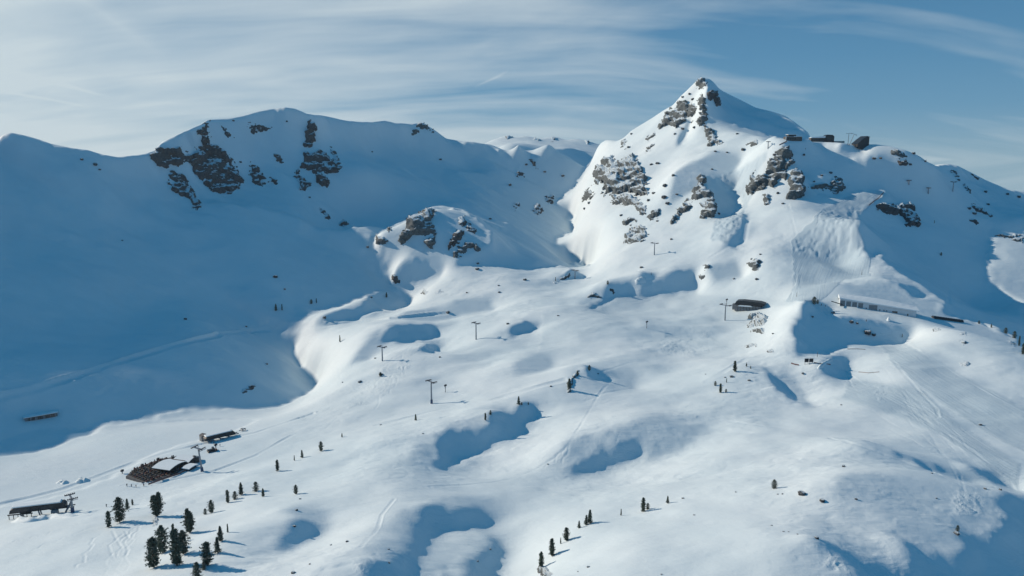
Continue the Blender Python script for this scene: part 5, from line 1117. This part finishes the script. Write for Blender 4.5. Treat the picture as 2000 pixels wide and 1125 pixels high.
# long white building under its snow roof
A=at(1640,598);B=at(1789,620); mid=(A+B)/2; W=math.hypot(B.x-A.x,B.y-A.y); rz=math.atan2(B.y-A.y,B.x-A.x); dz=(B.z-A.z)
r=empty('piste_garage',Vector((mid.x,mid.y,min(A.z,B.z)-.5)),rz,'long white garage building with grey shutters under a thick snow roof','building'); k_=W/150; Hh=6.6
Z0_=lambda f:(1-f)*A.z+f*B.z-min(A.z,B.z)+.5
b=MB(); n=10
V=[];F=[]
for i in range(n+1):
    f=i/n; x=-W/2+W*f; z=Z0_(f)
    V+=[(x,0,z-1.8),(x,0,z+Hh*(1-.25*f)),(x,9,z+Hh*(1-.25*f)),(x,9,z-1.8)]
for i in range(n):
    for j in range(4): a=4*i+j; c=4*i+(j+1)%4; F.append((a,a+4,c+4,c))
F+=[(0,1,2,3),(4*n+3,4*n+2,4*n+1,4*n)]
link('wall',pyme('wall',V,F,WHITE),r)
V=[];F=[]
for i in range(n+1):
    f=i/n; x=-W/2*1.02+W*1.04*f; z=Z0_(f)+Hh*(1-.25*f)+.03
    V+=[(x,-1.0,z),(x,-1.0,z+.9),(x,2,z+1.7),(x,12,z+2.0+1.6*math.sin(f*3)),(x,12,z-1)]
for i in range(n):
    for j in range(5): a=5*i+j; c=5*i+(j+1)%5; F.append((a,a+5,c+5,c))
F+=[tuple(range(5)),tuple(5*n+4-j for j in range(5))]
link('roof_snow',pyme('roof_snow',V,F,ROOFSNOW),r,smooth=False)
def on_front(name,f0,f1,z0,z1,mat,dep=.14):
    m=MB(); x0,x1=-W/2+W*f0,-W/2+W*f1; zb=Z0_((f0+f1)/2); m.box(((x0+x1)/2,-dep/2+.03,zb+(z0+z1)/2),(x1-x0,dep,z1-z0)); return m.build(name,mat,r)
for f0 in(.005,.085,.165,.245):
    o=on_front('garage_door',f0,f0+.062,.4,5.2,GREYP)
    for t in range(4): m=MB(); m.box((-W/2+W*(f0+.031),-.13,Z0_(f0+.03)+.7+t*.9),(W*.058,.05,.07)); l_=m.build('slat',DSTEEL,o)
o=on_front('garage_door',.385,.495,.4,5.0,GREYP)
for f0 in(.52,.575,.61): on_front('window',f0,f0+.018,.6,2.4,GREYP)
o=on_front('window',.69,.76,.5,2.6,GLASS); on_front('door',.345,.362,-.2,2.0,GLASS); on_front('door',.885,.90,-.2,2.0,GLASS)
m=MB(); m.box((-W*.5-1.5,-1.0,Z0_(0)+2.6),(12,.7,.7),rz=.3,tilt=-.30); m.build('ramp_wall',DSTEEL,r)
p=at(1735,626); r=empty('snow_statue',p,0,'small heap of snow with a rock shaped like a figure before the long white building','snow heap')
MB().tube([(0,0,-.3),(0,0,1.0),(0,0,2.0),(.1,0,2.8)],[1.6,1.2,.8,.3],10).build('heap',ROOFSNOW,r)
# dark long shed roof to the right
A=at(1822,621);B=at(1879,629); mid=(A+B)/2; W=math.hypot(B.x-A.x,B.y-A.y); rz=math.atan2(B.y-A.y,B.x-A.x)
r=empty('conveyor_tunnel',mid,rz,'long low dark tunnel of the carpet lift right of the white building','tunnel'); arcp=[(1.9*math.cos(a/8*math.pi),1.9*math.sin(a/8*math.pi)) for a in range(9)]
V=[];F=[]
for x in(-W/2,W/2):
    V+=[(x,a[0],a[1]+.1+(B.z-A.z)*x/W) for a in arcp]
for i in range(8): F.append((i,i+1,i+10,i+9))
F+=[tuple(range(9)),tuple(range(17,8,-1))]
link('shell',pyme('shell',V,F,DARK),r); m=MB()
for k in range(12): m.tube([(-W/2+W*k/11,a[0]*1.03,a[1]*1.03+.1+(B.z-A.z)*(-.5+k/11)) for a in arcp],.09,5)
m.build('hoop',DSTEEL,r)
# summit buildings
p=at(1551,275); s=px_size(p); r=empty('summit_station',p,.12,'left summit building with a dark upper floor and white mullions','summit building')
m=MB(); m.box((0,4,2.2),(30*s,8,6)); m.build('wall',WOODB,r); m=MB(); m.box((-3*s,4,6.2),(14*s,6,2.6)); m.build('upper_floor',DARK,r); m=MB(); m.box((-3*s,4,7.8),(17*s,7.5,.5)); m.box((7*s,4,5.5),(15*s,8.8,.5)); m.build('roof',ROOFSNOW,r)
for k in range(4): MB().box((-11*s+k*4.2*s,-.06,2.6),(2.8*s,.2,2.6)).build('window',GLASS,r)
m=MB(); m.box((-15.5*s,0,2.2),(.5,.5,6.5)); m.box((-5*s,-.2,5.1),(20*s,.3,.35)); m.build('frame',WHITE,r)
p=at(1606,277); s=px_size(p); r=empty('summit_restaurant',p,-.05,'right summit building, brown timber with a glazed dark tower','summit building')
m=MB(); m.box((-5*s,4,2.6),(30*s,8,4.5)); m.build('wall',WOODB,r); m=MB(); m.prism([(5*s,-1),(5*s,7.5),(8*s,9.0),(17*s,8.6),(20*s,6.5),(19.5*s,-1)],-1.5,9); m.build('tower',DARK,r)
m=MB(); m.prism([(-21*s,4.9),(-19*s,5.8),(4*s,7.2),(7*s,7.6),(7*s,4.95)],-.8,8.8); m.build('roof',ROOFSNOW,r)
for k in range(6): MB().box((-17*s+k*3.8*s,-.06,3.0),(2.6*s,.2,1.5)).build('window',GLASS,r)
for k in range(3): MB().box((8*s+k*4*s,-1.56,4.2),(3*s,.2,4.5)).build('window',GLASS,r)
m=MB(); m.box((28*s,3,-.2),(22*s,6,2.6)); m.build('terrace_wall',CONC,r)
# wedge shaped dark shed on the crest
p=at(1684,289); s=px_size(p); r=empty('crest_shed',p,.25,'wedge shaped black building on the crest beside the V of masts','shed')
m=MB(); m.prism([(-12*s,1.5),(-12*s,5.0),(-2*s,10.5),(6*s,14.0),(11*s,13*1.0),(11*s,-4.5),(4*s,-4.0),(-6*s,-1)],-2,9); m.build('wall',DARK,r)
m=MB(); m.prism([(-13*s,5.1),(-2*s,10.9),(6*s,14.5),(12*s,13.5),(12*s,13.1),(6*s,14.06),(-2*s,10.56),(-12.6*s,4.95)],-2.6,9.5); m.build('roof_edge',DSTEEL,r)
# sign boards
for dx,lab in((-5,'left one of two dark information boards by the piste'),(4,'right one of two dark information boards by the piste')):
    p=at(1580+dx,711); s=px_size(p); r=empty('information_board',p,.1,lab,'sign board','information boards by the piste')
    MB().box((0,0,2.6),(7.6*s,.25,2.5)).build('panel',DARK,r); m=MB(); m.box((-2.8*s,0,.8),(.18,.18,2.8)); m.box((2.8*s,0,.8),(.18,.18,2.8)); m.build('post',WOODB,r); m=MB(); m.box((0,-.16,3.9),(7.8*s,.08,.16)); m.box((0,-.16,1.4),(7.8*s,.08,.16)); m.build('frame',STEEL,r)
# snow guns
def snow_gun(px,py,hpx,label,fan=True,lean=0):
    p=at(px,py); s=px_size(p); H=hpx*s; r=empty('snow_gun',p,.4,label,'snow gun','snow guns along the pistes'); r.rotation_euler=(0,lean,.4)
    MB().tube([(0,0,-.4),(0,0,H*.8)],[.22,.14],8).build('pole',DSTEEL,r)
    m=MB(); m.tube([(-.9,0,H*.84),(-.3,0,H*.88),(.9,0,H*.96)],[.45,.75,.62],12) if fan else m.tube([(0,0,H*.8),(.5,0,H*1.02)],[.12,.08],6)
    m.build('fan_drum' if fan else 'lance',DSTEEL if fan else STEEL,r)
    if fan: MB().box((0,.1,H*.62),(.6,.5,1.0)).build('control_box',STEEL,r)
snow_gun(870,766,15,'fan snow gun on a pole right of the blue footed lift tower')
snow_gun(1263,641,14,'fan snow gun on a pole in the wide sunny middle')
snow_gun(1419,598,14,'fan snow gun standing behind the tower of the upper station')
snow_gun(1683,537,11,'slim snow gun on the dome above the long white building',False)
snow_gun(1556,579,9,'thin snow lance on the track left of the dwarf pines',False)
snow_gun(1596,697,10,'thin snow lance behind the information boards',False)
snow_gun(422,879,11,'fan snow gun near the dark roofed middle station')
snow_gun(1000,0,0,'') if False else None
snow_gun(1272,536,5,'tiny snow lance beside the long shadow in the middle distance',False)
snow_gun(239,925,6,'fan snow gun at the left tip of the sun terrace')
snow_gun(278,914,6,'fan snow gun beside the upper edge of the sun terrace')
snow_gun(309,902,6,'fan snow gun at the right part of the upper terrace edge')
# parked groomer by the middle station
p=at(413,882); s=px_size(p); r=empty('snow_groomer',p,.6,'dark snow groomer parked right of the leaning lift tower','snow groomer')
MB().box((0,0,1.0),(4.4,2.2,1.0)).build('body',DSTEEL,r); MB().prism([(.2,1.5),(.4,2.7),(1.5,2.7),(2.0,1.5)],-1,1).build('cab',GLASS,r)
for y in(-1.5,1.5): MB().prism([(-2.2,.0),(-2.5,.5),(-2.0,.95),(2.0,.95),(2.5,.5),(2.2,0)],y-.5,y+.5).build('track',DARK,r)
MB().box((3.0,0,.7),(.3,4.2,1.1)).build('blade',RED,r)
p=at(380,903); r=empty('wooden_hut',p,.5,'small dark hut in front of the second curved roof','hut')
MB().box((0,0,1.2),(5,3.4,2.6)).build('wall',WOODB,r); MB().prism([(-3,2.5),(0,3.7),(3,2.5)],-2,2).build('roof',DARK,r); MB().box((0,-1.75,1.0),(1.0,.14,1.9)).build('door',GLASS,r)
print('all built',round(time.time()-T00,1))

# ------------------------------------------------------------------ the thin winter air
HAZE=4e-5
if HAZE:
    m=MB(); m.box((0,1000,-200+650),(5200,5400,1300)); o=m.build('haze',None); tag(o,kind='stuff')
    hm_=bpy.data.materials.new('haze'); hm_.use_nodes=True; t=hm_.node_tree; t.nodes.clear(); v=t.nodes.new('ShaderNodeVolumePrincipled'); v.inputs['Density'].default_value=HAZE; v.inputs['Color'].default_value=(.66,.88,1.0,1); v.inputs['Anisotropy'].default_value=.35
    t.links.new(v.outputs[0],t.nodes.new('ShaderNodeOutputMaterial').inputs['Volume']); o.data.materials.append(hm_)
